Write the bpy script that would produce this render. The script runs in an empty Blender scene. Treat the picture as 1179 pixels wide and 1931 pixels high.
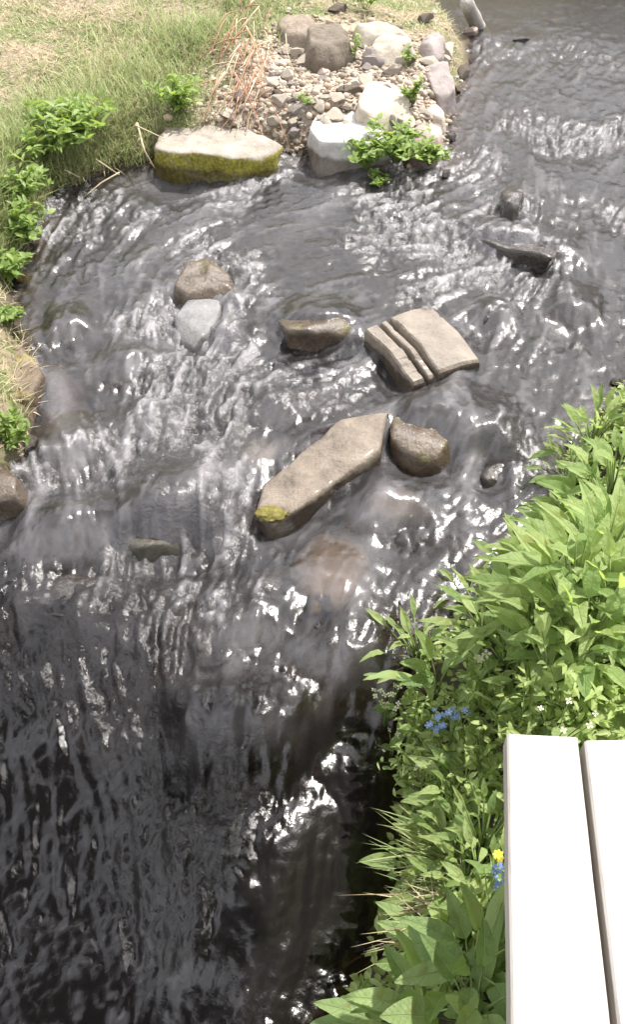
import bpy, bmesh, math, random
import numpy as np
from mathutils import Vector, Matrix, Euler

random.seed(7)
RNG = np.random.default_rng(11)
SC = bpy.context.scene
COL = SC.collection

# ------------------------------------------------------------------ camera
H = 2.3                      # eye height above the middle reach of the stream
PITCH = math.radians(47.0)
VFOV = math.radians(62.0)
cam_d = bpy.data.cameras.new('camera')
cam = bpy.data.objects.new('camera', cam_d)
COL.objects.link(cam)
cam.location = (0, 0, H)
cam.rotation_euler = (math.pi / 2 - PITCH, 0, 0)
cam_d.sensor_fit = 'VERTICAL'
cam_d.sensor_height = 24.0
cam_d.lens = 12.0 / math.tan(VFOV / 2)
cam_d.clip_start = 0.05
cam_d.clip_end = 500
SC.camera = cam

# ------------------------------------------------------------------ sky, sun, exposure
SUN_EL = math.radians(61)
SUN_AZ = math.radians(46)          # from +Y towards +X: high, ahead and a little right
world = bpy.data.worlds.new('World')
SC.world = world
world.use_nodes = True
wn = world.node_tree.nodes
wl_ = world.node_tree.links
for n in list(wn):
    wn.remove(n)
w_out = wn.new('ShaderNodeOutputWorld')
w_bg = wn.new('ShaderNodeBackground')
w_sky = wn.new('ShaderNodeTexSky')
w_sky.sky_type = 'NISHITA'
w_sky.sun_disc = False
w_sky.sun_elevation = SUN_EL
w_sky.sun_rotation = SUN_AZ
w_sky.air_density = 1.0
w_sky.dust_density = 4.0
w_sky.ozone_density = 1.0
w_hs = wn.new('ShaderNodeHueSaturation')
w_hs.inputs['Saturation'].default_value = 0.45       # thin milky haze
w_bg.inputs['Strength'].default_value = 0.15
wl_.new(w_sky.outputs[0], w_hs.inputs['Color'])
# even broken cloud over the whole sky
w_tc = wn.new('ShaderNodeTexCoord')
w_no = wn.new('ShaderNodeTexNoise'); w_no.inputs['Scale'].default_value = 2.6; w_no.inputs['Detail'].default_value = 6.0
w_mr = wn.new('ShaderNodeMapRange'); w_mr.interpolation_type = 'SMOOTHSTEP'
w_mr.inputs[1].default_value = 0.36; w_mr.inputs[2].default_value = 0.62; w_mr.inputs[3].default_value = 0.1; w_mr.inputs[4].default_value = 0.95
w_mx = wn.new('ShaderNodeMix'); w_mx.data_type = 'RGBA'
w_mx.inputs[7].default_value = (7.6, 7.5, 7.7, 1)
wl_.new(w_tc.outputs['Generated'], w_no.inputs['Vector'])
wl_.new(w_no.outputs[0], w_mr.inputs[0]); wl_.new(w_mr.outputs[0], w_mx.inputs[0])
wl_.new(w_hs.outputs[0], w_mx.inputs[6])
wl_.new(w_mx.outputs[2], w_bg.inputs['Color'])
wl_.new(w_bg.outputs[0], w_out.inputs['Surface'])

sun_d = bpy.data.lights.new('sun', 'SUN')
sun_d.energy = 2.7
sun_d.angle = math.radians(0.6)
sun_d.color = (1.0, 0.96, 0.9)
sun = bpy.data.objects.new('sun', sun_d)
COL.objects.link(sun)
sv = Vector((math.sin(SUN_AZ) * math.cos(SUN_EL), math.cos(SUN_AZ) * math.cos(SUN_EL), math.sin(SUN_EL)))
sun.rotation_euler = (-sv).to_track_quat('-Z', 'Y').to_euler()
sun.location = sv * 20

SC.view_settings.view_transform = 'Standard'
SC.view_settings.look = 'None'
SC.view_settings.exposure = 1.35
SC.view_settings.gamma = 1.0
SC.view_settings.use_curve_mapping = False
SC.render.engine = 'CYCLES'
SC.cycles.use_denoising = True
SC.cycles.max_bounces = 6
SC.cycles.transparent_max_bounces = 12
SC.cycles.sample_clamp_indirect = 4.0
SC.cycles.caustics_reflective = False
SC.cycles.caustics_refractive = False

# ------------------------------------------------------------------ geometry helpers
IW, IH = 1179.0, 1931.0
FPX = (IH / 2) / math.tan(VFOV / 2)
CP, SP = math.cos(PITCH), math.sin(PITCH)


def at(px, py, z):
    """World point at height z on the sight line of a photograph pixel (survey helper)."""
    u = (px - IW / 2) / FPX
    v = (py - IH / 2) / FPX
    d = Vector((u, CP - v * SP, -(SP + v * CP)))
    t = (z - H) / d.z
    return Vector((0, 0, H)) + d * t


def sstep(a, b, x):
    t = np.clip((x - a) / (b - a), 0, 1)
    return t * t * (3 - 2 * t)


def _hash(ix, iy, iz, seed):
    h = (ix * 374761393 + iy * 668265263 + iz * 2147483647 + seed * 144269504) & 0xFFFFFFFF
    h = ((h ^ (h >> 13)) * 1274126177) & 0xFFFFFFFF
    h = (h ^ (h >> 16)) & 0xFFFFFFFF
    h = ((h ^ (h >> 15)) * 2246822519) & 0xFFFFFFFF
    h = (h ^ (h >> 13)) & 0xFFFFFFFF
    return h.astype(np.float64) / 4294967295.0 * 2 - 1


def vn2(x, y, seed=0):
    x = np.asarray(x, float); y = np.asarray(y, float)
    ix = np.floor(x); iy = np.floor(y)
    fx = x - ix; fy = y - iy
    ix = ix.astype(np.int64); iy = iy.astype(np.int64)
    fx = fx * fx * fx * (fx * (fx * 6 - 15) + 10)
    fy = fy * fy * fy * (fy * (fy * 6 - 15) + 10)
    z0 = np.zeros_like(ix)
    a = _hash(ix, iy, z0, seed); b = _hash(ix + 1, iy, z0, seed)
    c = _hash(ix, iy + 1, z0, seed); d = _hash(ix + 1, iy + 1, z0, seed)
    return (a * (1 - fx) + b * fx) * (1 - fy) + (c * (1 - fx) + d * fx) * fy


def vn3(p, seed=0):
    i = np.floor(p); f = p - i
    i = i.astype(np.int64)
    f = f * f * f * (f * (f * 6 - 15) + 10)
    r = 0
    for dx in (0, 1):
        wx = f[:, 0] if dx else 1 - f[:, 0]
        for dy in (0, 1):
            wy = f[:, 1] if dy else 1 - f[:, 1]
            for dz in (0, 1):
                wz = f[:, 2] if dz else 1 - f[:, 2]
                r = r + wx * wy * wz * _hash(i[:, 0] + dx, i[:, 1] + dy, i[:, 2] + dz, seed)
    return r


def fbm2(x, y, oct=4, seed=0):
    r = 0; a = 1.0; s = 0
    for k in range(oct):
        r = r + a * vn2(x * 2 ** k + 13.7 * k, y * 2 ** k - 7.1 * k, seed + k)
        s += a; a *= 0.5
    return r / s


def fbm3(p, oct=4, seed=0):
    r = 0; a = 1.0; s = 0
    for k in range(oct):
        r = r + a * vn3(p * 2 ** k + 11.3 * k, seed + k)
        s += a; a *= 0.5
    return r / s


def mesh_np(name, verts, faces, smooth=True):
    """verts (N,3), faces (M,k) array or list of lists."""
    me = bpy.data.meshes.new(name)
    verts = np.asarray(verts, np.float32)
    if isinstance(faces, np.ndarray):
        k = faces.shape[1]; m = faces.shape[0]
        me.vertices.add(len(verts)); me.vertices.foreach_set('co', verts.ravel())
        me.loops.add(m * k); me.loops.foreach_set('vertex_index', faces.astype(np.int32).ravel())
        me.polygons.add(m)
        me.polygons.foreach_set('loop_start', np.arange(0, m * k, k, dtype=np.int32))
        me.update(calc_edges=True)
    else:
        me.from_pydata([tuple(map(float, v)) for v in verts], [], faces)
        me.update()
    if smooth:
        me.polygons.foreach_set('use_smooth', np.ones(len(me.polygons), bool))
    return me


def attr(me, name, vals):
    a = me.attributes.new(name, 'FLOAT', 'POINT')
    a.data.foreach_set('value', np.asarray(vals, np.float32))


def link(name, me, mat=None, parent=None, loc=None):
    o = bpy.data.objects.new(name, me)
    COL.objects.link(o)
    if mat is not None and me is not None and not me.materials:
        me.materials.append(mat)
    if parent is not None:
        o.parent = parent
    if loc is not None:
        o.location = loc
    return o


def tag(o, label=None, cat=None, group=None, kind=None):
    if label: o['label'] = label
    if cat: o['category'] = cat
    if group: o['group'] = group
    if kind: o['kind'] = kind
    return o


def empty(name, loc, label, cat, group=None):
    o = bpy.data.objects.new(name, None)
    o.empty_display_size = 0.05
    COL.objects.link(o)
    o.location = loc
    return tag(o, label, cat, group)


# ------------------------------------------------------------------ material helpers
def new_mat(name):
    m = bpy.data.materials.new(name)
    m.use_nodes = True
    nt = m.node_tree
    for n in list(nt.nodes):
        nt.nodes.remove(n)
    return m, nt.nodes, nt.links


def nd(N, t, **kw):
    n = N.new(t)
    for k, v in kw.items():
        if k in n.inputs:
            n.inputs[k].default_value = v
        else:
            setattr(n, k, v)
    return n


def ramp(N, stops):
    r = N.new('ShaderNodeValToRGB')
    e = r.color_ramp.elements
    while len(e) < len(stops):
        e.new(0.5)
    for i, (p, c) in enumerate(stops):
        e[i].position = p
        e[i].color = (*c, 1) if len(c) == 3 else c
    return r


def mixc(N, L, fac, a, b, blend='MIX'):
    m = N.new('ShaderNodeMix')
    m.data_type = 'RGBA'; m.blend_type = blend
    for idx, v in ((0, fac), (6, a), (7, b)):
        if hasattr(v, 'is_linked') or hasattr(v, 'links'):
            L.new(v, m.inputs[idx])
        else:
            m.inputs[idx].default_value = v if idx == 0 else ((*v, 1) if len(v) == 3 else v)
    return m.outputs[2]


def mth(N, L, op, a, b=None, clamp=False):
    m = N.new('ShaderNodeMath'); m.operation = op; m.use_clamp = clamp
    for i, v in enumerate((a, b)):
        if v is None: continue
        if hasattr(v, 'links'): L.new(v, m.inputs[i])
        else: m.inputs[i].default_value = v
    return m.outputs[0]


def mapr(N, L, v, a, b, c=0.0, d=1.0):
    m = N.new('ShaderNodeMapRange')
    m.interpolation_type = 'SMOOTHSTEP'
    L.new(v, m.inputs[0])
    for i, x in enumerate((a, b, c, d)):
        m.inputs[1 + i].default_value = x
    return m.outputs[0]


def rock_mat(name, c_dark, c_mid, c_light, rough=0.8, wet=0.0, moss=0.0, moss_col=(0.16, 0.17, 0.02), scale=9.0,
             moss_side=True, bump=0.6, wetline=None):
    m, N, L = new_mat(name)
    out = nd(N, 'ShaderNodeOutputMaterial')
    p = nd(N, 'ShaderNodeBsdfPrincipled')
    L.new(p.outputs[0], out.inputs[0])
    tc = nd(N, 'ShaderNodeTexCoord')
    oi = nd(N, 'ShaderNodeObjectInfo')
    off = nd(N, 'ShaderNodeVectorMath', operation='ADD')
    sc_ = nd(N, 'ShaderNodeVectorMath', operation='SCALE')
    cmb = nd(N, 'ShaderNodeCombineXYZ')
    L.new(oi.outputs['Random'], cmb.inputs[0]); L.new(oi.outputs['Random'], cmb.inputs[1])
    L.new(cmb.outputs[0], sc_.inputs[0]); sc_.inputs['Scale'].default_value = 37.0
    L.new(tc.outputs['Object'], off.inputs[0]); L.new(sc_.outputs[0], off.inputs[1])
    n1 = nd(N, 'ShaderNodeTexNoise', Scale=scale, Detail=7.0, Roughness=0.65)
    n2 = nd(N, 'ShaderNodeTexNoise', Scale=scale * 6, Detail=5.0, Roughness=0.7)
    n3 = nd(N, 'ShaderNodeTexVoronoi', Scale=scale * 1.7)
    for n in (n1, n2, n3):
        L.new(off.outputs[0], n.inputs['Vector'])
    r = ramp(N, [(0.25, c_dark), (0.5, c_mid), (0.72, c_light)])
    L.new(n1.outputs[0], r.inputs[0])
    c = mixc(N, L, mapr(N, L, n2.outputs[0], 0.35, 0.7), r.outputs[0], c_light, 'MIX')
    c = mixc(N, L, 0.45, r.outputs[0], c)
    # object-to-object drift of tone
    hs = nd(N, 'ShaderNodeHueSaturation')
    L.new(mapr(N, L, oi.outputs['Random'], 0, 1, 0.75, 1.2), hs.inputs['Value'])
    L.new(c, hs.inputs['Color'])
    c = hs.outputs[0]
    rgh = mapr(N, L, n2.outputs[0], 0.3, 0.7, rough - 0.12, min(1.0, rough + 0.08))
    if moss > 0:
        g = nd(N, 'ShaderNodeNewGeometry')
        sep = nd(N, 'ShaderNodeSeparateXYZ')
        L.new(g.outputs['Normal'], sep.inputs[0])
        if moss_side:
            side = mapr(N, L, sep.outputs[2], 0.72, 0.3)
        else:
            side = mapr(N, L, sep.outputs[2], 0.1, 0.6)
        mn = nd(N, 'ShaderNodeTexNoise', Scale=7.0, Detail=6.0, Roughness=0.7)
        L.new(off.outputs[0], mn.inputs['Vector'])
        mf = mapr(N, L, mn.outputs[0], 0.62 - 0.3 * moss, 0.72 - 0.3 * moss)
        mf = mth(N, L, 'MULTIPLY', side, mf)
        mr = ramp(N, [(0.3, tuple(0.3 * x for x in moss_col)), (0.55, moss_col), (0.75, tuple(min(1, 2.0 * x) for x in moss_col))])
        L.new(n2.outputs[0], mr.inputs[0])
        c = mixc(N, L, mf, c, mr.outputs[0])
    if wetline is not None:
        so = nd(N, 'ShaderNodeSeparateXYZ'); L.new(tc.outputs['Object'], so.inputs[0])
        zz = mth(N, L, 'ADD', so.outputs[2], mth(N, L, 'MULTIPLY', mth(N, L, 'SUBTRACT', n1.outputs[0], 0.5), 0.07))
        wf_ = mapr(N, L, zz, wetline + 0.02, wetline - 0.015)
        c = mixc(N, L, wf_, c, mixc(N, L, 1.0, c, (0.34, 0.30, 0.26, 1), 'MULTIPLY'))
        rgh = mth(N, L, 'MULTIPLY', rgh, mapr(N, L, wf_, 0, 1, 1.0, 0.35))
    if wet > 0:
        rgh = mth(N, L, 'MULTIPLY', rgh, 1 - wet)
        p.inputs['Coat Weight'].default_value = wet
        p.inputs['Coat Roughness'].default_value = 0.12
    L.new(c, p.inputs['Base Color'])
    L.new(rgh, p.inputs['Roughness'])
    b = nd(N, 'ShaderNodeBump', Strength=bump, Distance=0.02)
    h = mth(N, L, 'ADD', n1.outputs[0], mth(N, L, 'MULTIPLY', n2.outputs[0], 0.5))
    h = mth(N, L, 'ADD', h, mth(N, L, 'MULTIPLY', n3.outputs[0], 0.25))
    L.new(h, b.inputs['Height'])
    L.new(b.outputs[0], p.inputs['Normal'])
    return m


def leaf_mat(name, c1, c2, trans=0.45, tintattr=False, rough=0.5, veins=False):
    m, N, L = new_mat(name)
    out = nd(N, 'ShaderNodeOutputMaterial')
    p = nd(N, 'ShaderNodeBsdfPrincipled', Roughness=rough)
    p.inputs['Specular IOR Level'].default_value = 0.4
    tr = nd(N, 'ShaderNodeBsdfTranslucent')
    mx = nd(N, 'ShaderNodeMixShader')
    mx.inputs[0].default_value = trans
    if tintattr:
        a = nd(N, 'ShaderNodeAttribute', attribute_name='tint')
        v = a.outputs['Fac']
    else:
        oi = nd(N, 'ShaderNodeObjectInfo')
        v = oi.outputs['Random']
    tc = nd(N, 'ShaderNodeTexCoord')
    n1 = nd(N, 'ShaderNodeTexNoise', Scale=6.0, Detail=4.0)
    L.new(tc.outputs['Object'], n1.inputs['Vector'])
    f = mth(N, L, 'ADD', mth(N, L, 'MULTIPLY', v, 0.75), mth(N, L, 'MULTIPLY', n1.outputs[0], 0.3))
    mid = tuple((a + b) / 2 for a, b in zip(c1, c2))
    r = ramp(N, [(0.05, c1), (0.5, mid), (0.95, c2)])
    L.new(f, r.inputs[0])
    col_ = r.outputs[0]
    if veins:
        sx = nd(N, 'ShaderNodeSeparateXYZ'); L.new(tc.outputs['Object'], sx.inputs[0])
        ay = mth(N, L, 'ABSOLUTE', sx.outputs[1])
        ph = mth(N, L, 'SINE', mth(N, L, 'MULTIPLY', mth(N, L, 'SUBTRACT', sx.outputs[0], mth(N, L, 'MULTIPLY', ay, 1.3)), 62.0))
        vn_ = mth(N, L, 'MAXIMUM', mapr(N, L, ph, 0.75, 1.0, 0, 0.6), mapr(N, L, ay, 0.018, 0.004))
        col_ = mixc(N, L, mth(N, L, 'MULTIPLY', vn_, 0.45), col_, (0.34, 0.42, 0.16))
        nb_ = nd(N, 'ShaderNodeTexNoise', Scale=3.2, Detail=5.0); L.new(tc.outputs['Object'], nb_.inputs['Vector'])
        off_ = mth(N, L, 'ADD', nb_.outputs[0], mth(N, L, 'MULTIPLY', v, 0.12))
        col_ = mixc(N, L, mapr(N, L, off_, 0.72, 0.80, 0, 0.5), col_, (0.30, 0.30, 0.08))
        bp = nd(N, 'ShaderNodeBump', Strength=0.5, Distance=0.02); L.new(mth(N, L, 'SUBTRACT', n1.outputs[0], vn_), bp.inputs['Height'])
        L.new(bp.outputs[0], p.inputs['Normal'])
    L.new(col_, p.inputs['Base Color'])
    warm = mixc(N, L, 0.6, col_, (1.0, 1.05, 0.55, 1), 'MULTIPLY')
    bright = mixc(N, L, 1.0, warm, (1.6, 1.6, 1.2, 1), 'MULTIPLY')
    L.new(bright, tr.inputs['Color'])
    L.new(p.outputs[0], mx.inputs[1]); L.new(tr.outputs[0], mx.inputs[2])
    L.new(mx.outputs[0], out.inputs[0])
    return m


def ramp_mat(name, stops, rough=0.9, trans=0.0):
    """tint-attribute driven plain colours (grass blades, pebbles)."""
    m, N, L = new_mat(name)
    out = nd(N, 'ShaderNodeOutputMaterial')
    p = nd(N, 'ShaderNodeBsdfPrincipled', Roughness=rough)
    a = nd(N, 'ShaderNodeAttribute', attribute_name='tint')
    r = ramp(N, stops)
    L.new(a.outputs['Fac'], r.inputs[0])
    L.new(r.outputs[0], p.inputs['Base Color'])
    if trans:
        tr = nd(N, 'ShaderNodeBsdfTranslucent')
        L.new(r.outputs[0], tr.inputs['Color'])
        mx = nd(N, 'ShaderNodeMixShader'); mx.inputs[0].default_value = trans
        L.new(p.outputs[0], mx.inputs[1]); L.new(tr.outputs[0], mx.inputs[2])
        L.new(mx.outputs[0], out.inputs[0])
    else:
        L.new(p.outputs[0], out.inputs[0])
    return m


# ------------------------------------------------------------------ stream layout
_yb = [at(589, py, 0).y for py in (1250, 1050, 800, 600, 380, 230, 110, 40)]
_zb = [-0.10, -0.06, -0.02, 0.0, 0.02, 0.05, 0.10, 0.12]


def base_level(y):
    return np.interp(y, _yb, _zb)


LIP = [at(px, py, -0.08) for px, py in ((-400, 1120), (-150, 1140), (40, 1150), (150, 1170), (260, 1195), (310, 1300),
       (350, 1385), (430, 1420), (530, 1410), (580, 1330), (620, 1285), (690, 1265), (780, 1255), (950, 1240))]
_lx = np.array([p.x for p in LIP]); _ly = np.array([p.y for p in LIP])
_o = np.argsort(_lx); _lx = _lx[_o]; _ly = _ly[_o]
_fx = np.linspace(-3.0, 3.0, 1201); _fy = np.interp(_fx, _lx, _ly)
_k = np.exp(-np.linspace(-2.2, 2.2, 61) ** 2); _k /= _k.sum()
_fy = np.convolve(np.pad(_fy, 30, mode='edge'), _k, mode='valid')       # rounded lip line
_lx, _ly = _fx, _fy
DROP = 0.20


def lip_t(x, y):
    """distance downstream of the cascade lip (metres, positive below it)"""
    return np.interp(x, _lx, _ly) - y


def water_level(x, y):
    t = lip_t(x, y) + 0.11 * fbm2(x * 4.2, y * 4.2, 3, 14) * (1 - 0.9 * sstep(-0.4, -0.1, x))
    return base_level(y) - DROP * (0.55 * sstep(-0.06, 0.18, t) + 0.45 * sstep(0.1, 0.75, t)) - 0.05 * sstep(0.15, 0.9, t)


def at_w(px, py, dz=0.0):
    z = 0.0
    for _ in range(8):
        p = at(px, py, z + dz)
        z = 0.5 * z + 0.5 * float(water_level(np.array([p.x]), np.array([p.y]))[0])
    return at(px, py, z + dz)


_left_px = [(770, -60), (800, 10), (850, 45), (885, 70), (890, 120), (865, 190), (845, 250), (835, 300), (760, 300),
            (620, 285), (560, 285), (500, 290), (380, 300), (290, 300), (200, 325), (100, 360), (60, 430), (28, 500),
            (25, 600), (60, 670), (65, 760), (50, 850), (35, 905), (-30, 940), (-200, 970)]
_right_px = [(640, 1925), (715, 1800), (735, 1680), (760, 1560), (775, 1450), (765, 1340), (790, 1250), (930, 1160),
             (975, 1060), (1075, 960), (1085, 850), (1170, 750), (1300, 640), (1420, 450), (1450, 200), (1450, -60)]
POLY = [(2.2, 15.0)] + [tuple(at_w(*p).xy) for p in _left_px] + [(-1.7, 1.4), (-1.5, 0.4), (-1.4, -3.0), (0.0, -3.0)] + \
       [tuple(at_w(*p).xy) for p in _right_px] + [(7.0, 15.0)]
POLY = np.array(POLY)


def signed_dist(x, y):
    """>0 on land, <0 in the stream"""
    sh = x.shape
    P = np.stack([x.ravel(), y.ravel()], 1)
    best = np.full(len(P), 1e9)
    inside = np.zeros(len(P), bool)
    n = len(POLY)
    for i in range(n):
        a = POLY[i]; b = POLY[(i + 1) % n]
        ab = b - a
        t = np.clip(((P - a) @ ab) / (ab @ ab + 1e-12), 0, 1)
        d = np.hypot(P[:, 0] - a[0] - t * ab[0], P[:, 1] - a[1] - t * ab[1])
        best = np.minimum(best, d)
        c = ((a[1] > P[:, 1]) != (b[1] > P[:, 1]))
        xx = (b[0] - a[0]) * (P[:, 1] - a[1]) / (b[1] - a[1] + 1e-12) + a[0]
        inside ^= c & (P[:, 0] < xx)
    return np.where(inside, -best, best).reshape(sh)


def rightness(x, y):
    """1 on the right bank, 0 on the left"""
    mid = np.interp(y, [-2, 0.6, 1.5, 2.5, 4, 6, 9, 15], [-0.3, -0.3, -0.2, 0.3, 1.0, 2.0, 2.8, 4.5])
    return (x > mid).astype(float)


def terrain(x, y):
    x = np.asarray(x, float); y = np.asarray(y, float)
    d = signed_dist(x, y) + 0.05 * fbm2(x * 3.1, y * 3.1, 3, 5)
    lvl = water_level(x, y)
    rt = rightness(x, y)
    rise = np.where(rt > 0.5, 0.44, 0.16)
    width = np.where(rt > 0.5, 0.30, 0.22)
    slope = np.where(rt > 0.5, 0.05, 0.10)
    top = base_level(y) + rise + slope * np.clip(d, 0, 6) + 0.035 * fbm2(x * 1.7, y * 1.7, 4, 21)
    land = lvl + (top - lvl) * sstep(-0.02, 1.0, d / width)
    bed = lvl - 0.03 - (0.17 + 0.25 * sstep(0.1, 0.5, lip_t(x, y))) * sstep(0, 0.3, -d) + 0.05 * fbm2(x * 5, y * 5, 4, 31)
    z = np.where(d > 0, land, bed)
    z = z + 7.5 * sstep(10.5, 26, y) + 3.0 * sstep(7, 22, np.abs(x)) * sstep(-3, 4, y)
    return z


def terr1(x, y):
    return float(terrain(np.array([x]), np.array([y]))[0])


def land_point(px, py, lift=0.0):
    """where the sight line of a pixel meets the ground"""
    z = 0.2
    for _ in range(14):
        p = at(px, py, z)
        z = 0.5 * z + 0.5 * (terr1(p.x, p.y) + lift)
    return at(px, py, z)


def px_size(px, p):
    """metres covered by px photograph pixels at point p"""
    depth = p.y * CP + (H - p.z) * SP
    return px * depth / FPX


# ------------------------------------------------------------------ ground (one sheet, fine near, coarse far)
def axis(lo, hi, step, far, grow=1.28):
    a = list(np.arange(lo, hi + 1e-6, step))
    s = step; v = a[-1]
    while v < far:
        s *= grow; v += s; a.append(v)
    s = step; v = a[0]; pre = []
    while v > -far:
        s *= grow; v -= s; pre.append(v)
    return np.array(pre[::-1] + a)


gx = axis(-3.2, 4.0, 0.026, 150)
gy = axis(-0.8, 9.6, 0.026, 150)
GX, GY = np.meshgrid(gx, gy)
GZ = terrain(GX, GY)
GD = signed_dist(GX, GY)
GZ = GZ + np.where(GD > 0, 0.012, 0.02) * fbm2(GX * 14, GY * 14, 3, 77) * (np.abs(GX) < 6)
nx, ny = len(gx), len(gy)
idx = np.arange(nx * ny).reshape(ny, nx)
gf = np.stack([idx[:-1, :-1], idx[:-1, 1:], idx[1:, 1:], idx[1:, :-1]], -1).reshape(-1, 4)
g_me = mesh_np('ground', np.stack([GX, GY, GZ], -1).reshape(-1, 3), gf)
attr(g_me, 'shore', GD.ravel())
# gravel spit by the top boulders
gc = land_point(640, 170)
grav = np.exp(-(((GX - gc.x) / 0.85) ** 2 + ((GY - gc.y) / 1.0) ** 2) ** 2)
attr(g_me, 'gravel', grav.ravel())
attr(g_me, 'rightbank', rightness(GX, GY).ravel())


def ground_mat():
    m, N, L = new_mat('ground')
    out = nd(N, 'ShaderNodeOutputMaterial')
    p = nd(N, 'ShaderNodeBsdfPrincipled', Roughness=0.95)
    L.new(p.outputs[0], out.inputs[0])
    tc = nd(N, 'ShaderNodeTexCoord')
    n1 = nd(N, 'ShaderNodeTexNoise', Scale=3.0, Detail=8.0, Roughness=0.65)
    n2 = nd(N, 'ShaderNodeTexNoise', Scale=45.0, Detail=5.0, Roughness=0.7)
    n3 = nd(N, 'ShaderNodeTexVoronoi', Scale=28.0)
    for n in (n1, n2, n3): L.new(tc.outputs['Object'], n.inputs['Vector'])
    straw = ramp(N, [(0.3, (0.12, 0.09, 0.055)), (0.5, (0.25, 0.20, 0.13)), (0.7, (0.36, 0.30, 0.20))])
    L.new(n2.outputs[0], straw.inputs[0])
    green = ramp(N, [(0.3, (0.05, 0.07, 0.02)), (0.7, (0.16, 0.20, 0.06))])
    L.new(n2.outputs[0], green.inputs[0])
    c = mixc(N, L, mapr(N, L, n1.outputs[0], 0.42, 0.62), straw.outputs[0], green.outputs[0])
    gr = ramp(N, [(0.25, (0.22, 0.18, 0.135)), (0.5, (0.40, 0.335, 0.26)), (0.75, (0.54, 0.475, 0.39))])
    L.new(n2.outputs[0], gr.inputs[0])
    ag = nd(N, 'ShaderNodeAttribute', attribute_name='gravel')
    c = mixc(N, L, mapr(N, L, ag.outputs['Fac'], 0.2, 0.6), c, gr.outputs[0])
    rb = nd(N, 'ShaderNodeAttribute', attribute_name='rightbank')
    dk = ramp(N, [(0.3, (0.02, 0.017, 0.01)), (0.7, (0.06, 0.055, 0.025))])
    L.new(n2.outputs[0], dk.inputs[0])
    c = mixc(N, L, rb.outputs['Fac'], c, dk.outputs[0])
    sh = nd(N, 'ShaderNodeAttribute', attribute_name='shore')
    bedc = ramp(N, [(0.3, (0.025, 0.017, 0.012)), (0.52, (0.07, 0.05, 0.033)), (0.72, (0.16, 0.12, 0.08))])
    L.new(n1.outputs[0], bedc.inputs[0])
    c = mixc(N, L, mapr(N, L, sh.outputs['Fac'], 0.10, 0.0), c, bedc.outputs[0])
    L.new(c, p.inputs['Base Color'])
    b = nd(N, 'ShaderNodeBump', Strength=0.8, Distance=0.02)
    L.new(mth(N, L, 'ADD', n2.outputs[0], mth(N, L, 'MULTIPLY', n3.outputs[0], 0.6)), b.inputs['Height'])
    L.new(b.outputs[0], p.inputs['Normal'])
    return m


tag(link('ground', g_me, ground_mat()), kind='structure')


def terr1(x, y):
    i = min(max(int(np.searchsorted(gx, x)) - 1, 0), nx - 2); j = min(max(int(np.searchsorted(gy, y)) - 1, 0), ny - 2)
    u = (x - gx[i]) / (gx[i + 1] - gx[i]); v = (y - gy[j]) / (gy[j + 1] - gy[j])
    return float((GZ[j, i] * (1 - u) + GZ[j, i + 1] * u) * (1 - v) + (GZ[j + 1, i] * (1 - u) + GZ[j + 1, i + 1] * u) * v)


# ------------------------------------------------------------------ stones in the stream: outlines at their top edge
# name, outline px, rise of the top above the local water, depth below it
M_BOULDER = rock_mat('mossy_boulder_stone', (0.14, 0.115, 0.09), (0.27, 0.235, 0.195), (0.38, 0.34, 0.29), 0.9, moss=0.8,
                     moss_col=(0.26, 0.235, 0.035), wetline=0.26)
M_WHITE = rock_mat('white_limestone', (0.30, 0.28, 0.26), (0.58, 0.56, 0.53), (0.74, 0.72, 0.69), 0.85, wetline=0.26)
M_PINK = rock_mat('pinkish_stone', (0.30, 0.23, 0.19), (0.42, 0.33, 0.28), (0.5, 0.42, 0.36), 0.85, wetline=0.26)
M_BROWN = rock_mat('wet_brown_stone', (0.022, 0.015, 0.01), (0.065, 0.046, 0.03), (0.13, 0.098, 0.068), 0.45, wet=0.35, moss=0.28,
                   moss_col=(0.10, 0.085, 0.015), moss_side=False)
M_DARK = rock_mat('wet_dark_stone', (0.012, 0.009, 0.008), (0.03, 0.024, 0.02), (0.07, 0.055, 0.045), 0.4, wet=0.4)
M_GREYWET = rock_mat('wet_grey_stone', (0.07, 0.067, 0.065), (0.13, 0.126, 0.124), (0.20, 0.195, 0.19), 0.6, wet=0.12, bump=0.6)
M_TAN = rock_mat('tan_sandstone', (0.075, 0.055, 0.04), (0.165, 0.13, 0.10), (0.27, 0.225, 0.175), 0.65, wet=0.15, moss=0.0,
                 moss_col=(0.26, 0.22, 0.035), moss_side=False, wetline=0.25, bump=0.9)
M_BLOCK = rock_mat('cut_sandstone', (0.08, 0.066, 0.054), (0.155, 0.13, 0.105), (0.23, 0.195, 0.155), 0.65, wet=0.1, bump=0.8, wetline=0.24)
M_SUBM = rock_mat('submerged_stone', (0.05, 0.041, 0.028), (0.105, 0.088, 0.063), (0.17, 0.145, 0.105), 0.6, bump=0.3)
M_SUBM2 = rock_mat('greenish_wet_stone', (0.10, 0.11, 0.085), (0.17, 0.18, 0.145), (0.24, 0.25, 0.21), 0.5, wet=0.3, bump=0.3)
M_MOSSDARK = rock_mat('mossy_wet_stone', (0.02, 0.016, 0.012), (0.045, 0.04, 0.03), (0.09, 0.08, 0.06), 0.5, wet=0.3, moss=0.7,
                      moss_col=(0.045, 0.055, 0.015))
M_OCHRE = rock_mat('ochre_stone', (0.07, 0.048, 0.028), (0.145, 0.10, 0.062), (0.25, 0.20, 0.145), 0.7, moss=0.3,
                   moss_col=(0.24, 0.19, 0.03), moss_side=False, wetline=0.25)
M_RUBBLE = rock_mat('bank_rubble', (0.25, 0.205, 0.16), (0.40, 0.345, 0.275), (0.53, 0.475, 0.395), 0.9, scale=14)
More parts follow.
